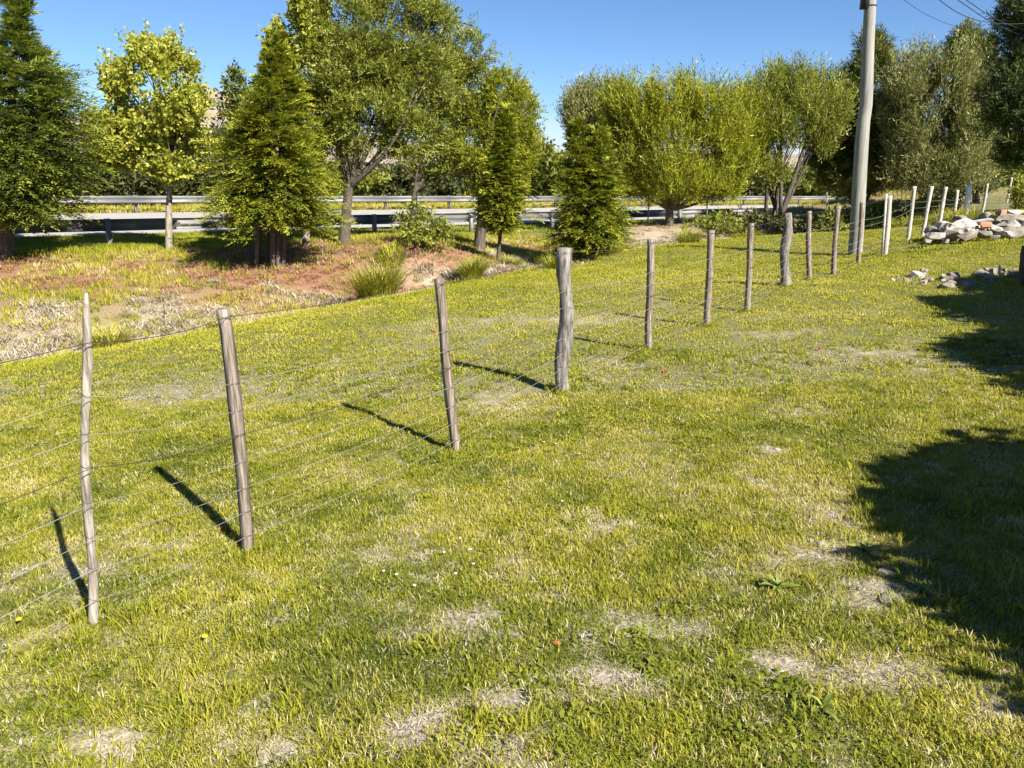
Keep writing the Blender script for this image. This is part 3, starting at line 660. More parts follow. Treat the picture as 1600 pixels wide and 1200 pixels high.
short = [tuft('short_tuft', 40, .06, .014, .036, .0029, .8, .28) for _ in range(4)]
mown = [tuft('mown_tuft', 32, .13, .018, .038, .007, .7, .28) for _ in range(4)]
longt = [tuft('long_tuft', 22, .04, .04, .085, .0038, .65, .2) for _ in range(3)]
strw = [tuft('straw_tuft', 18, .06, .014, .042, .0028, .4, .95) for _ in range(3)]
bankt = [tuft('bank_tuft', 22, .13, .05, .12, .011, .5) for _ in range(3)]
rusty = [tuft('russet_tuft', 22, .16, .08, .2, .011, .5, .75) for _ in range(3)]
bstraw = [tuft('bank_straw_tuft', 22, .16, .1, .24, .011, .5, .75) for _ in range(3)]

# near lawn
x, y = sample(56000, 1.5, 6.5); z_ = zones(x, y)
keep = (rng.random(len(x)) < (1-.86*z_['dry'])*z_['lawn'])
x, y = x[keep], y[keep]; z_ = {k: v[keep] for k, v in z_.items()}
tt = .48+.4*(fbm(x*.7, y*.7, 51)-.5)+.9*(fbm(x*2.3, y*2.3, 61)-.5)+.2*z_['dry']+rng.normal(0, .15, len(x)); tt = np.where(rng.random(len(x)) < .11, .85+.15*rng.random(len(x)), tt)
sc = .8+.5*rng.random(len(x))+.7*(fbm(x*2, y*2, 71)-.45)-.25*z_['dry']
field('lawn_grass', 'short mown yellow-green grass covering the foreground lawn', 'grass', short, M['grass'], np.stack([x, y, gz(x, y)], 1), np.clip(sc, .45, 1.35), np.clip(tt, .05, 1))
# middle lawn
x, y = sample(130000, 5.5, 30, .8, 2.5); z_ = zones(x, y)
keep = (rng.random(len(x)) < (1-.7*z_['dry'])*z_['lawn']*np.clip(1.4-y/30, .4, 1))
x, y = x[keep], y[keep]; dr = z_['dry'][keep]
tt = .55+.3*(fbm(x*.5, y*.5, 51)-.5)+.45*(fbm(x*1.7, y*1.7, 61)-.5)+.15*dr+rng.normal(0, .09, len(x))
field('lawn_turf', 'mown yellow-green grass stretching from fence to ditch', 'grass', mown, M['grass'], np.stack([x, y, gz(x, y)], 1), np.clip(.85+.4*rng.random(len(x))+.5*(fbm(x*1.5, y*1.5, 72)-.5), .5, 1.5)*np.clip(.75+y/40, .8, 1.15), np.clip(tt, .05, 1))
# longer tufts
x, y = sample(9000, 1.4, 9); nn = fbm(x*1.6, y*1.6, 81); z_ = zones(x, y)
px_ = 800+F*(x/(y*cp+1.9*sp))  # bias: ranker grass along the mown edge close to the viewpoint
keep = (rng.random(len(x)) < smooth(.46, .7, nn+.13*smooth(3.0, 1.8, y)+.14*smooth(.6, 1.6, x)*smooth(3.4, 2.4, y)+.1*smooth(-.8, -1.6, x)*smooth(3.2, 2.2, y)))*(z_['dry'] < .5)*(z_['lawn'] > .5); x, y = x[keep], y[keep]
for p_ in cps[:9]:        # uncut grass round the post feet
    a_ = rng.random(26)*6.283; r_ = .03+.13*rng.random(26); x = np.concatenate([x, p_[0]+np.cos(a_)*r_]); y = np.concatenate([y, p_[1]+np.sin(a_)*r_])
field('long_grass', 'longer green grass tufts growing among the lawn', 'grass', longt, M['grass'], np.stack([x, y, gz(x, y)], 1), .55+.7*rng.random(len(x)), np.clip(rng.normal(.45, .15, len(x)), 0, 1))
# straw thatch in dry spots
x, y = sample(38000, 1.4, 8); z_ = zones(x, y)
keep = rng.random(len(x)) < np.clip(z_['dry']*.9+.38, 0, 1)*z_['lawn']; x, y = x[keep], y[keep]
field('thatch', 'pale dry straw lying in worn patches of the lawn', 'dry grass', strw, M['straw'], np.stack([x, y, gz(x, y)], 1), .6+.6*rng.random(len(x)), rng.random(len(x)))
# low round-leaved clover mats
clov = [tuft('clover_tuft', 34, .06, .012, .03, .011, .9, .7) for _ in range(3)]
x, y = sample(16000, 1.4, 8); z_ = zones(x, y); nn = fbm(x*1.3, y*1.3, 91)*.6+z_['n3']*.4
keep = (rng.random(len(x)) < smooth(.5, .62, nn))*(z_['dry'] < .4)*(z_['lawn'] > .5); x, y = x[keep], y[keep]
field('clover_mat', 'low dark green clover leaves matted into the lawn', 'clover', clov, M['grass'], np.stack([x, y, gz(x, y)+.008], 1), .7+.6*rng.random(len(x)), np.clip(rng.normal(.26, .1, len(x)), 0, 1))
# bank
x, y = sample(90000, 9.5, 27, .85, 3); x2, y2 = sample(60000, 27, 62, .8, 4); x = np.concatenate([x, x2]); y = np.concatenate([y, y2]); z_ = zones(x, y)
den = (1-z_['lawn'])*(z_['w'] < 2.6)*np.maximum(.95*(1-z_['red']*.9)*(1-.8*z_['straw'])*np.clip(.15+1.0*z_['n1']*z_['n2']*2.4, 0, 1)*.62, .95*z_['verge'])
keep = rng.random(len(x)) < den; xx, yy = x[keep], y[keep]; zk = {k: v[keep] for k, v in z_.items()}
tt = .62-.2*zk['verge']+.9*(zk['n1']-.5)+.4*(zk['n2']-.5)+rng.normal(0, .1, len(xx))
field('bank_grass', 'rough half-dry grass on the roadside bank', 'grass', bankt, M['grass'], np.stack([xx, yy, gz(xx, yy)], 1), .7+.7*rng.random(len(xx)), np.clip(tt, .1, 1))
keep = rng.random(len(x)) < np.clip(z_['straw']*1.5, 0, 1)*(z_['w'] < 0); xx, yy = x[keep], y[keep]
field('ditch_straw', 'flattened pale straw lying along the ditch', 'dry grass', bstraw, M['straw'], np.stack([xx, yy, gz(xx, yy)], 1), .6+.6*rng.random(len(xx)), rng.random(len(xx)))
keep = rng.random(len(x)) < z_['red']*(z_['w'] < 0)*.33; xx, yy = x[keep], y[keep]
field('russet_grass', 'withered russet grass and needles on the bank', 'dry grass', rusty, M['redgrass'], np.stack([xx, yy, gz(xx, yy)], 1), .5+.6*rng.random(len(xx)), rng.random(len(xx)))
# verge beyond the road
s_ = rng.random(9000)*130-12; w_ = 12.5+rng.random(9000)*5.5
pp = road_pt(s_, 0); xx = pp[:, 0]+RN[0]*w_; yy = pp[:, 1]+RN[1]*w_
field('verge_grass', 'yellowed tall grass on the verge beyond the road', 'grass', bankt, M['grass'], np.stack([xx, yy, gz(xx, yy)], 1), 1.0+1.3*rng.random(len(xx)), np.clip(rng.normal(.74, .12, len(xx)), 0, 1))

# ------------------------------------------------------------------ wire fence
fence = empty('wire_fence', cps[3], 'wire fence of weathered wooden posts strung across the lawn', 'fence')
F0 = cps[3]
WIRE_H = [.975, .72, .61, .51, .40, .29, .19, .085]
tops = []; bases = []
WM = {'round': 'wood_grey', 'square': 'wood_brown', 'log': 'wood_log', 'dark': 'wood_brown', 'white': 'wood_white', 'paint': 'paint_white'}
for i, (bx, by, tx, ty, Y, hw, kd) in enumerate(POSTS):
    b0 = Wd(bx, by, Y); t0 = Wd(tx, ty, Y+random.uniform(-.02, .02)); b0[2] = min(b0[2], g1(b0[0], b0[1])+.01)
    bases.append(b0); tops.append(t0)
    mb = MB(); n_ = 14; t = np.linspace(0, 1, n_)[:, None]; low = b0-(t0-b0)*.12
    P = low+(t0-low)*t
    if kd == 'round':
        P[:, 0] += .016*np.sin(t[:, 0]*7+.6)*np.sin(t[:, 0]*np.pi); R = hw*(1.02-.22*t[:, 0])*(1+.1*np.sin(t[:, 0]*17)); R[-1] *= .45
        mb.tube(P, R, 9, noise=.16)
    elif kd == 'log':
        P[:, 0] += .03*np.sin(t[:, 0]*8+i)*np.sin(t[:, 0]*np.pi); R = hw*(1.0+.12*np.sin(t[:, 0]*11+i)-.1*t[:, 0]); R[-1] *= .9
        mb.tube(P, R, 13, noise=.2)
    else:
        P[:, 0] += .008*np.sin(t[:, 0]*5+i)*np.sin(t[:, 0]*np.pi); R = hw*1.22*(1+.06*np.sin(t[:, 0]*9+i*2)); R = R*(1.0 if i < 11 else .85)
        if i == 1: P[:, 0] += .035*np.sin(t[:, 0]*np.pi)*t[:, 0]
        mb.tube(P, R, 4, twist=(-math.atan2(b0[0], b0[1])+random.uniform(-.05, .2)) if i < 11 else .55+random.uniform(-.1, .15), noise=.12)
    me = mb.mesh('post', kd in ('round', 'log')); me.transform(__import__('mathutils').Matrix.Translation(-Vector(b0)))
    o = link('post', me, M[WM[kd]], fence); o.location = b0-F0
    if kd == 'log': o['label'] = 'thick grey round log post'
    if kd == 'paint': o['label'] = 'white painted post'
    if i < 9:     # wire ties wound round the post
        for h in WIRE_H:
            mt_ = MB(); c_ = b0+(t0-b0)*h; rr = hw*(1.2 if kd in ('square', 'dark') else 1.04)
            k_ = min(int(round((h*1+.12)/1.12*(n_-1))), n_-1); off = P[k_][0]-(low+(t0-low)*t[k_])[0]
            a = np.linspace(0, 2*np.pi, 13); ring = np.stack([c_[0]+off+np.cos(a)*rr, c_[1]+np.sin(a)*rr, np.full(13, c_[2])+.008*np.sin(a*2)], 1)
            mt_.tube(ring-b0, .0009, 4, cap=False)
            link('wire_tie', mt_.mesh('wire_tie'), M['barbed'], o)
# second thin stick beside the pale double post
sb_ = Wd(1378, 399, 16.5); st_ = Wd(1385, 303, 16.5); mb = MB(); mb.tube([sb_-np.array([0, 0, .1])-F0, (sb_+st_)/2-F0, st_-F0], .03, 4, twist=.5, noise=.1)
link('post', mb.mesh('post'), M['wood_white'], fence)
sb_ = Wd(1505, 346, 24.8); st_ = Wd(1511, 293, 24.8); mb = MB(); mb.tube([sb_-np.array([0, 0, .1])-F0, (sb_+st_)/2-F0, st_-F0], .035, 4, twist=.5, noise=.1)
link('post', mb.mesh('post'), M['paint_white'], fence)
# wires: they run on past the frame in front
ext = bases[0]+(bases[0]-bases[2])*np.array([1, 1, 0])*.9; exth = tops[0]-bases[0]; exth = np.array([0, 0, 1.28])
ext[2] = bases[0][2]-.05
B = [ext]+bases; T_ = [ext+exth]+tops
for wi, h in enumerate(WIRE_H):
    pts = []
    for k in range(len(B)-1):
        hk = h if not (wi == 0 and k <= 1) else h
        a = B[k]+(T_[k]-B[k])*(h if not (k == 1 and wi == 0) else .87); c_ = B[k+1]+(T_[k+1]-B[k+1])*(h if not (k+1 == 1 and wi == 0) else .87)
        sag = random.uniform(.008, .03)
        for t in np.linspace(0, 1, 9)[:-1]:
            p = a+(c_-a)*t; p = p+np.array([.028, -.03, -sag*4*t*(1-t)]); pts.append(p)
    pts.append(c_); pts = np.array(pts); barbed = wi in (0, 3)
    mb = MB(); mb.tube(pts-F0, np.interp(pts[:, 1], [2, 8, 30], [.0012, .0017, .003]) if not barbed else np.interp(pts[:, 1], [2, 8, 30], [.0018, .0022, .004]), 5, cap=False)
    if barbed:
        seg = np.linalg.norm(np.diff(pts, axis=0), axis=1); cum = np.concatenate([[0], np.cumsum(seg)])
        for d in np.arange(.05, min(cum[-1], 13), .11):
            p = np.array([np.interp(d, cum, pts[:, q]) for q in range(3)])-F0
            v1 = unit(rng.normal(0, 1, 3))*.014; v2 = unit(rng.normal(0, 1, 3))*.014
            mb.tube([p-v1, p+v1], .0012, 3, cap=False); mb.tube([p-v2, p+v2], .0012, 3, cap=False)
    o = link('barbed_wire' if barbed else 'wire', mb.mesh('wire'), M['barbed' if barbed else 'wire'], fence)

# ------------------------------------------------------------------ guard rails
def w_profile(side):
    # depth, height of a W-beam
    return np.array([(0, -.155), (.035, -.15), (.08, -.115), (.08, -.075), (.02, -.03), (.02, .03), (.08, .075), (.08, .115), (.035, .15), (0, .155)])*np.array([side, 1])
def guard_rail(label, w, side, s0, s1, step, postside):
    root = empty('guard_rail', road_pt(s0, w), label, 'guard rail'); o0 = np.array(root.location)
    k = 0; s = s0
    while s < s1:
        mb = MB(); pr = w_profile(side); A = []
        for se in (s-.12, s+step):
            c_ = road_pt(se, w, .52)
            for d, h in pr: A.append(c_+np.array([RN[0]*d, RN[1]*d, h+(.004 if se > s else 0)])-o0)
        n_ = len(pr); i = np.arange(n_-1)
        mb.add(np.array(A), np.stack([i, i+1, n_+i+1, n_+i], 1))
        me = mb.mesh('beam', False); o = link('beam', me, M['galv'], root)
        md = o.modifiers.new('sheet', 'SOLIDIFY'); md.thickness = .006; md.offset = 0
        mp_ = MB(); c_ = road_pt(s, w+postside*.1)-o0; gg = g1(*(road_pt(s, w+postside*.1)[:2]))-o0[2]
        for dx in (-.05, .05): mp_.box((c_[0]+RD[0]*dx, c_[1]+RD[1]*dx, c_[2]+.15), (.012, .12, 1.1), math.atan2(RD[1], RD[0]))
        mp_.box((c_[0]+RN[0]*postside*.06, c_[1]+RN[1]*postside*.06, c_[2]+.152), (.115, .01, 1.1), math.atan2(RD[1], RD[0]))
        link('post', mp_.mesh('post'), M['galv'], root)
        s += step
    return root
guard_rail('galvanised guard rail running along the roadside behind the conifers', 0.0, .95, -14, 82, 4.0, -1)
guard_rail('galvanised guard rail along the far edge of the road', RW, -.95, -14, 122, 4.0, 1)

# ------------------------------------------------------------------ utility pole and cables
PY = 17.8; pb = on_ground(1335, 398, PY)
pole = empty('utility_pole', pb, 'tall round wooden utility pole standing behind the fence', 'utility pole')
path = [(1335, 410), (1338, 370), (1342, 300), (1346, 230), (1349, 190), (1353, 165), (1355, 120), (1357, 60), (1360, 0), (1364, -60), (1369, -128)]
PP = np.array([Wd(a, b_, PY) for a, b_ in path])-pb
t = np.linspace(0, 1, 41); k_ = np.linspace(0, 1, len(PP)); PPf = np.stack([np.interp(t, k_, PP[:, q]) for q in range(3)], 1)
mb = MB(); mb.tube(PPf, .158-.052*t, 16, noise=.035); link('shaft', mb.mesh('shaft', True), M['pole'], pole)
bc = Wd(1360, 9, PY)-pb
mb = MB(); a = np.linspace(0, 6.283, 17); mb.tube(np.stack([bc[0]+np.cos(a)*.128, bc[1]+np.sin(a)*.128, np.full(17, bc[2])], 1), .008, 5, cap=False); link('strap', mb.mesh('strap'), M['cable'], pole)
mb = MB(); c_ = Wd(1352, -12, PY)-pb; mb.box((c_[0]-.01, c_[1]-.05, c_[2]), (.13, .16, .66)); link('junction_box', mb.mesh('junction_box'), M['cable'], pole)
mb = MB(); c_ = Wd(1368, -118, PY)-pb; mb.box(c_+np.array([0, -.12, 0]), (1.1, .09, .1), .5); arm = link('cross_arm', mb.mesh('cross_arm'), M['pole'], pole)
CW = [('upper black cable, topmost of the steep bundle above the pine', [(1368, -118, PY), (1440, -50, 19), (1510, 0, 21), (1563, 33, 22.5), (1640, 60, 25)]),
      ('black cable running just under the topmost cable', [(1372, -118, PY), (1440, -42, 19), (1497, 0, 21), (1560, 40, 22.5), (1640, 72, 25)]),
      ('black cable sagging until it lies level beside the dark pine', [(1362, -116, PY), (1420, -48, 18.5), (1468, 0, 20), (1510, 26, 21), (1553, 36, 22), (1600, 37, 23), (1680, 30, 25)]),
      ('faint thin cable hanging lowest over the silvery willow', [(1358, -40, PY), (1410, -2, 20), (1450, 24, 22), (1500, 43, 25), (1560, 53, 28), (1660, 52, 32)])]
for lb, pts in CW:
    P = np.array([Wd(*q) for q in pts]); tt_ = np.linspace(0, len(P)-1, 50)
    # smooth interpolation through the points
    k_ = np.arange(len(P)); G = np.gradient(P, axis=0); i0 = np.minimum(tt_.astype(int), len(P)-2); u = (tt_-i0)[:, None]
    C = (2*u**3-3*u**2+1)*P[i0]+(u**3-2*u**2+u)*G[i0]+(-2*u**3+3*u**2)*P[i0+1]+(u**3-u**2)*G[i0+1]
    mb = MB(); mb.tube(C-C[0], .010 if 'faint' not in lb else .006, 5, cap=False)
    o = link('power_cable', mb.mesh('power_cable', True), M['cable'], None, C[0]); tag(o, lb, 'cable', 'cables strung from the utility pole')

# ------------------------------------------------------------------ thin stakes by the road
for (bx, by, tx, ty, Y, lb) in ((1012, 352, 1014, 284, 26.5, 'thin pale stake in front of the golden willow'), (1103, 356, 1105, 306, 26.5, 'thin stake between the golden willow and the spreading stems'), (1290, 358, 1292, 300, 27.5, 'short stake among brambles before the pine')):
    p = hit(bx, by); q = Wd(tx, ty, p[1]); mb = MB(); mb.tube([(0, 0, -.2), (q-p)*.5+np.array([.02, 0, 0]), q-p], .028, 6, noise=.15)
    tag(link('stake', mb.mesh('stake'), M['wood_log'], None, p), lb, 'stake', 'thin stakes along the ditch')

# ------------------------------------------------------------------ tall grass clumps and shrubs
def clump(name, label, px, py, Y, h, rad, n_, tint, mat='clump', wid=.014, cat='grass clump'):
    p = on_ground(px, py, Y); a = rng.random(n_)*6.283; r = rad*.45*np.sqrt(rng.random(n_))
    O = np.stack([np.cos(a)*r, np.sin(a)*r, np.full(n_, -.02)], 1); az = a+rng.normal(0, .7, n_)
    O[:, 2] += gz(O[:, 0]+p[0], O[:, 1]+p[1])-p[2]
    L = h*(.55+.55*rng.random(n_)); lean = rng.random(n_)**1.2*.55; d = np.stack([np.cos(az), np.sin(az), np.zeros(n_)], 1)
    sd = np.stack([-d[:, 1], d[:, 0], d[:, 2]], 1); V = []; 
    q = O; ang = lean; rows = []
    ws = [.8, 1, .7]
    for s_ in range(4):
        if s_ < 3: rows.append(np.stack([q-sd*wid*.5*ws[s_], q+sd*wid*.5*ws[s_]], 1))
        else: rows.append(q[:, None])
        q = q+(d*np.sin(ang)[:, None]+np.array([0, 0, 1])*np.cos(ang)[:, None])*(L/3)[:, None]; ang = ang+.25+.5*rng.random(n_)*rad/h
    V = np.concatenate(rows, 1).reshape(-1, 3); b_ = np.arange(n_)[:, None]*7
    Q = np.concatenate([b_+[0, 1, 3, 2], b_+[2, 3, 5, 4]]); Tt = b_+[4, 5, 6]
    ti = np.clip(tint+rng.normal(0, .13, n_), 0, 1)
    me = mesh_np(name, V, [Q, Tt], False, {'tint': ('FACE', np.concatenate([ti, ti, ti]))})
    o = link(name, me, M[mat], None, p); return tag(o, label, cat, 'tall grass clumps on the bank')
CL = [('tall green grass clump standing alone in the russet dry grass', 590, 466, 15.9, 1.05, .8, 1100, .62), ('pale green grass clump behind the slim round fence post', 165, 508, 12.9, .62, .6, 700, .66),
 ('green grass clump growing left of the slim conifer trunk', 738, 428, 18.0, .75, .5, 500, .42), ('low green grass tuft beside the square post top', 716, 446, 17.3, .32, .6, 500, .45),
 ('green grass clump at the foot of the bushy conifer', 868, 398, 20.2, .65, .5, 450, .45), ('low grass tuft behind the leaning square post', 340, 500, 13.9, .36, .34, 350, .55),
 ('small grass tuft just beyond the slim conifer trunk', 800, 410, 19.2, .4, .5, 380, .5), ('green grass clump at the ditch by the thin pale stake', 1078, 378, 23.4, .6, .7, 480, .48), ('broad green clump at the ditch end of the straw patch', 950, 404, 21.0, .42, .8, 480, .5),
 ('low clump on the ditch edge behind the log post', 1165, 372, 24.5, .5, .9, 450, .5), ('pale low clump at the edge of the ditch straw', 85, 522, 12.3, .28, .5, 360, .6), ('dark grass clump in the shade of the bushy conifer', 845, 372, 21.5, .5, .5, 320, .35),
 ('tall grass clump under the largest willow', 610, 400, 18.6, .38, .7, 420, .5), ('rank grass beside the leaning pale posts', 1490, 362, 22.5, .75, 1.3, 700, .55), ('rank grass behind the thick double post', 1420, 366, 24.5, .6, 1.2, 600, .5),
 ('low uncut grass hugging the fence end of the rubble heap', 1450, 382, 16.2, .2, .7, 300, .42), ('low uncut grass before the middle of the rubble heap', 1515, 380, 16.2, .16, 1.1, 340, .45), ('low uncut grass under the brick end of the rubble heap', 1575, 378, 16.3, .17, 1.0, 340, .45)]
for lb, *a in CL: clump('grass_clump', lb, *a)
def bush(label, px, py, Y, blobs, mat, dens, seed, name='shrub', ls=1.0):
    return broad_tree(name, label, (px, py), (px, py-8), blobs, Y, 'bush', mat, dens, 'bark', .03, None, seed=seed, leafscale=ls, gap=-.6, cat='shrub', thick=.9)
bush('leafy green shrub on the bank below the guard rail', 660, 378, 19.2, [(640, 345, 22, 22), (668, 352, 26, 22), (655, 368, 32, 14), (690, 362, 20, 14), (652, 332, 14, 12)], 'willow', 190, 81)
bush('dark bramble bush behind the pole foot', 1320, 368, 26.5, [(1300, 350, 28, 20), (1335, 345, 30, 24), (1365, 352, 26, 20)], 'far_green', 130, 82, ls=1.5)
bush('leafy bramble bush behind the double fence post', 1400, 365, 26.5, [(1385, 340, 26, 26), (1412, 345, 26, 22), (1440, 335, 24, 28)], 'far_green', 130, 83, ls=1.5)
bush('bright leafy shrub between the leaning pale posts', 1465, 358, 25.5, [(1450, 335, 22, 24), (1475, 330, 22, 28)], 'far_green', 150, 84, ls=1.4)
bush('bright green leafy shrub beyond the last rubble', 1592, 330, 30, [(1592, 312, 16, 16), (1608, 300, 22, 22)], 'poplar', 120, 85, ls=1.4)
bush('dark low bush under the spreading stems', 1190, 366, 28, [(1160, 352, 34, 16), (1200, 352, 34, 18), (1245, 352, 34, 16)], 'far_dark', 120, 86, ls=1.5)
bush('low tangled bush right of the golden willow foot', 1120, 366, 27, [(1085, 355, 26, 12), (1125, 350, 28, 16)], 'willow', 130, 87, ls=1.4)

# ------------------------------------------------------------------ rubble and stones
def rock_mesh(name, sz, seed, sub=2, ang=.5):
    r = np.random.default_rng(seed); n_ = 22
    P = unit(r.normal(0, 1, (n_, 3)))
    # blocky: push towards a box, then hull
    P = np.sign(P)*np.abs(P)**(ang)*(.62+.42*r.random((n_, 1)))*np.array([1, 1, .9])
    P = P*np.asarray(sz)*.5
    import bmesh
    bm = bmesh.new()
    for p in P: bm.verts.new(p)
    res = bmesh.ops.convex_hull(bm, input=bm.verts)
    bmesh.ops.delete(bm, geom=[v for v in bm.verts if not v.link_faces], context='VERTS')
    bmesh.ops.triangulate(bm, faces=bm.faces)
    if max(sz) > .14:
        bmesh.ops.subdivide_edges(bm, edges=[e for e in bm.edges if e.calc_length() > max(sz)*.16], cuts=1, use_grid_fill=False)
        bmesh.ops.triangulate(bm, faces=bm.faces)
        for v in bm.verts: v.co *= 1+r.normal(0, .045)
    me = bpy.data.meshes.new(name); bm.to_mesh(me); bm.free(); return me
def place_rock(name, me, mat, parent, loc, rot):
    o = link(name, me, None, parent, loc); o.rotation_euler = rot
    if not me.materials: me.materials.append(M[mat])
    return o
RY = 16.8; rp = on_ground(1520, 380, RY)
pile = empty('rubble_pile', rp, 'heap of broken masonry and white rubble beside the fence', 'rubble')
R_ = [  # px, py centre, dY, size, material, name
 (1462, 366, -.2, (.5, .5, .34), 'rock_white', 'rubble_block'), (1488, 356, .1, (.62, .6, .42), 'rock_white', 'rubble_block'), (1475, 349, .4, (.45, .4, .32), 'rock_white', 'rubble_block'), (1510, 348, .25, (.85, .6, .3), 'rock_white', 'concrete_slab'),
 (1527, 345, .6, (.9, .5, .22), 'rock_white', 'concrete_slab'), (1513, 365, -.25, (.62, .45, .3), 'rock', 'stone'), (1540, 349, .05, (.36, .3, .26), 'brick', 'brick_chunk'), (1537, 362, -.2, (.42, .4, .26), 'rock', 'stone'),
 (1555, 354, .1, (.4, .4, .2), 'rock_white', 'rubble_block'), (1572, 350, .35, (.75, .5, .18), 'rock', 'stone_slab'), (1590, 340, .8, (1.1, .8, .3), 'rock', 'stone_slab'), (1560, 340, .9, (.7, .5, .28), 'rock', 'stone'),
 (1573, 362, -.1, (.38, .3, .22), 'rock_white', 'rubble_block'), (1590, 356, .1, (.44, .4, .28), 'rock', 'stone'), (1565, 330, 1.4, (.4, .3, .3), 'brick', 'brick_chunk'), (1585, 328, 1.6, (.5, .4, .2), 'rock_white', 'rubble_block'),
 (1610, 350, .4, (.8, .6, .4), 'rock', 'stone'), (1608, 365, 0, (.5, .5, .3), 'rock_white', 'rubble_block'), (1450, 374, -.3, (.26, .26, .18), 'rock', 'stone'), (1478, 374, -.35, (.24, .24, .15), 'rock', 'stone'), (1555, 367, -.25, (.3, .3, .14), 'rock', 'stone'), (1540, 335, 1.1, (.5, .5, .3), 'rock', 'stone'), (1500, 340, .9, (.5, .5, .35), 'rock', 'stone')]
for i, (px, py, dY, sz, mt, nm) in enumerate(R_):
    p = Wd(px, py+3, RY+dY); sz = tuple(np.array(sz)*.76)
    place_rock(nm, rock_mesh(nm, sz, 100+i, ang=.55), mt, pile, p-rp, (random.uniform(-.25, .25), random.uniform(-.25, .25), random.uniform(-.6, .6)))
for i in range(26):   # earth-packed stones in the heart of the heap, so that nothing floats
    px = random.uniform(1455, 1612); yy = RY+random.uniform(-.1, 1.3); q = Wd(px, 360, yy); g = g1(q[0], q[1])
    sz = random.uniform(.25, .5); place_rock('stone', rock_mesh('stone', (sz*1.2, sz, sz*.8), 150+i, ang=.6), random.choice(['rock', 'rock', 'rock_white']), pile, np.array([q[0], q[1], g+sz*.25+random.uniform(0, .12)])-rp, (random.random(), random.random(), random.random()*6))
sp_ = hit(1430, 440); small = empty('rubble_pile', sp_, 'small scatter of pale stones at the tip of the shadow', 'rubble')
for i in range(19):
    px = random.gauss(1432, 20); py = random.gauss(436, 6)
    q = hit(px, py); sz = random.choice([.05, .07, .09, .12, .15]) if i != 3 else .22
    place_rock('stone', rock_mesh('stone', (sz*1.3, sz, sz*.75), 200+i, ang=.65), 'brick' if i == 6 else random.choice(['rock', 'rock', 'rock_white']), small, q+np.array([0, 0, sz*.14])-sp_, (random.random()*.6, random.random()*.6, random.random()*6))
q = hit(1530, 440); wp = empty('rubble_pile', q, 'low ridge of stones lying in the tree shade', 'rubble')
for i in range(52):
    px = random.uniform(1462, 1640); py = 441-(px-1460)*.13+random.uniform(-3, 14); h_ = hit(px, py); sz = random.choice([.07, .1, .14, .2])
    place_rock('stone', rock_mesh('stone', (sz*1.3, sz, sz*.8), 300+i, ang=.65), random.choice(['rock', 'rock', 'rock', 'rock_white']), wp, h_+np.array([0, 0, sz*.16])-q, (random.random()*.6, random.random()*.6, random.random()*6))
# dark timber post at the border
p = on_ground(1606, 447, 11.6); q = Wd(1604, 384, 11.6); mb = MB(); P = np.linspace(0, 1, 8)[:, None]*(q-p+np.array([0, 0, .2]))-np.array([0, 0, .2]); mb.tube(P, [.1, .1, .095, .09, .09, .085, .085, .06], 10, noise=.2)
tag(link('timber_post', mb.mesh('timber_post', True), M['bark'], None, p), 'dark rough timber stub standing behind the stone ridge', 'post')
ST = [(335, 442, .3, 'rock', 'pale boulder on the bank before the conifer stems'), (273, 434, .24, 'rock', 'flat pale stone below the slender yellow-green tree'), (1287, 853, .065, 'rock_white', 'white stone beside the broad weed at the shade border'),
 (1222, 868, .06, 'rock', 'brownish stone above the upright weed'), (1392, 898, .09, 'rock', 'stone half in shade at the shadow border'), (1214, 703, .05, 'rock_white', 'white stone in a worn lawn spot'), (1165, 885, .03, 'rock', 'small stone left of the upright weed'),
 (160, 965, .03, 'rock_white', 'tiny pale stone at the foot of the slim round post'), (1390, 938, .1, 'rock', 'flat pale stone on bare earth at the shadow border'), (790, 640, .07, 'rock', 'flat stone in the worn spot near the log post'), (1205, 1050, .04, 'rock', 'small stone on the bare strip by the fleshy weed')]
for i, (px, py, sz, mt, lb) in enumerate(ST):
    q = hit(px, py); o = place_rock('stone', rock_mesh('stone', (sz*1.4, sz, sz*.6), 400+i, ang=.7), mt, None, q+np.array([0, 0, -sz*.02]), (0, 0, random.random()*6)); tag(o, lb, 'stone')

# ------------------------------------------------------------------ weeds and flowers in the lawn
def leaf_mesh(L, Wd_, bend, seed):
    r = random.Random(seed); V = []; n_ = 6; el = r.uniform(.5, 1.35); p = np.zeros(3); ang = el
    for k in range(n_+1):
        t = k/n_; w = Wd_*(math.sin(math.pi*min(.97, .08+t*.9))**.8); V += [p+np.array([0, -w*.5, w*.16]), p.copy(), p+np.array([0, w*.5, w*.16])]
        p = p+np.array([math.cos(ang), 0, math.sin(ang)])*L/n_; ang -= bend/n_
    V = np.array(V); Q = []
    for k in range(n_):
        a = k*3; Q += [[a, a+3, a+4, a+1], [a+1, a+4, a+5, a+2]]
    return mesh_np('leaf', V, np.array(Q), True, {'tint': ('FACE', np.full(len(Q), r.random()))})
def weed(label, px, py, n_, L, Wl, seed, mat='weed', name='broadleaf_weed'):
    q = hit(px, py); root = empty(name, q, label, 'weed'); r = random.Random(seed)
    for k in range(n_):
        o = link('leaf', leaf_mesh(L*.68*r.uniform(.45, 1.15), Wl*.75*r.uniform(.6, 1.15), r.uniform(.6, 1.5), seed*50+k), M[mat], root); o.rotation_euler = (0, 0, k*2.4+r.uniform(-.4, .4)); o.location = (0, 0, .004)
weed('broad-leaved green weed at the edge of the tree shade', 1350, 868, 15, .15, .045, 1)
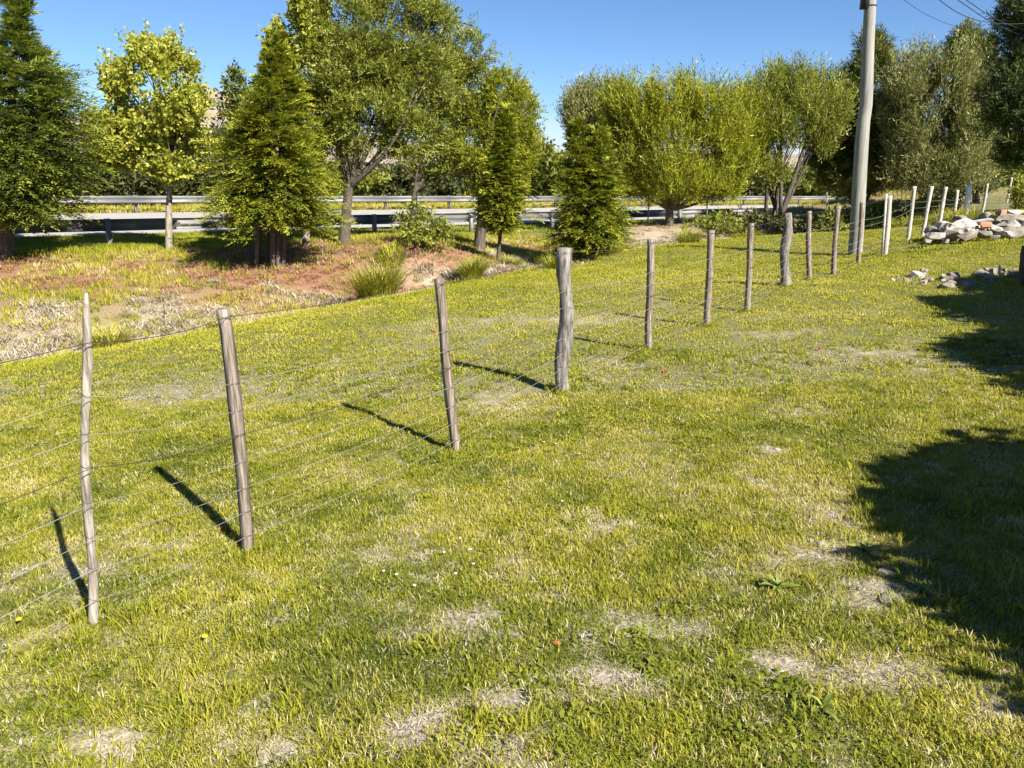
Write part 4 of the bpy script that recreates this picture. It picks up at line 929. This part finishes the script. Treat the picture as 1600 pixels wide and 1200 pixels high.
weed('upright dark green weed right of the small stones', 1216, 922, 13, .13, .036, 2)
weed('fleshy pale weed below the bare strip', 1287, 1112, 11, .1, .03, 3)
weed('small spreading weed by the worn strip', 1000, 992, 12, .08, .022, 4)
weed('spiky weed standing inside the tree shade', 1440, 925, 10, .1, .02, 5)
weed('dark low weed in the bare soil', 1080, 955, 8, .06, .022, 6)
weed('rosette weed at the foot of the second log post', 1275, 448, 7, .14, .06, 7)
for i, (px, py, k) in enumerate([(1037, 583, 5), (1045, 590, 5), (1068, 579, 3), (1297, 541, 4), (1279, 548, 3), (678, 519, 4), (1186, 509, 3), (862, 1013, 1), (1025, 577, 3)]):
    weed(['reddest fallen leaf cluster on the lawn right of a brown post', 'bright red leaf cluster between its two neighbours', 'faint red leaves beside the red clusters', 'red leaves near the tree shade', 'dull red leaves beside the shade-side cluster', 'red leaves beyond the fence by the square post', 'dull red leaves below the small brown post', 'lone reddish leaf in the foreground grass', 'small red leaf sprig left of the red clusters'][i], px, py, k, .07, .035, 20+i, 'red_leaf', 'red_leaf_cluster')
fm = MB()
for k in range(9):
    a = k*.698; fm.tube([(0, 0, .004), (math.cos(a)*.008, math.sin(a)*.008, .006), (math.cos(a)*.011, math.sin(a)*.011, .001)], .0035, 4)
fw = fm.mesh('flower_head'); fw.materials.append(M['petal_white'])
fy = fw.copy(); fy.materials.clear(); fy.materials.append(M['petal_yellow'])
for (px, py) in [(694, 872), (719, 850), (735, 868), (620, 908), (648, 925), (740, 890), (600, 903), (712, 905), (815, 690), (850, 697), (868, 700), (878, 792), (905, 716)]:
    q = hit(px, py); o = link('clover_flower', fw, None, None, q+np.array([0, 0, .03])); o.scale = (.6,)*3; tag(o, 'tiny white clover flower dotting the lawn', 'flower', 'white clover flowers')
    mb = None
for (px, py, lb) in [(33, 986, 'small yellow flower near the slim round post'), (322, 1010, 'small yellow flower in the rank foreground grass')]:
    q = hit(px, py); o = link('yellow_flower', fy, None, None, q+np.array([0, 0, .045])); o.scale = (.85,)*3; tag(o, lb, 'flower')
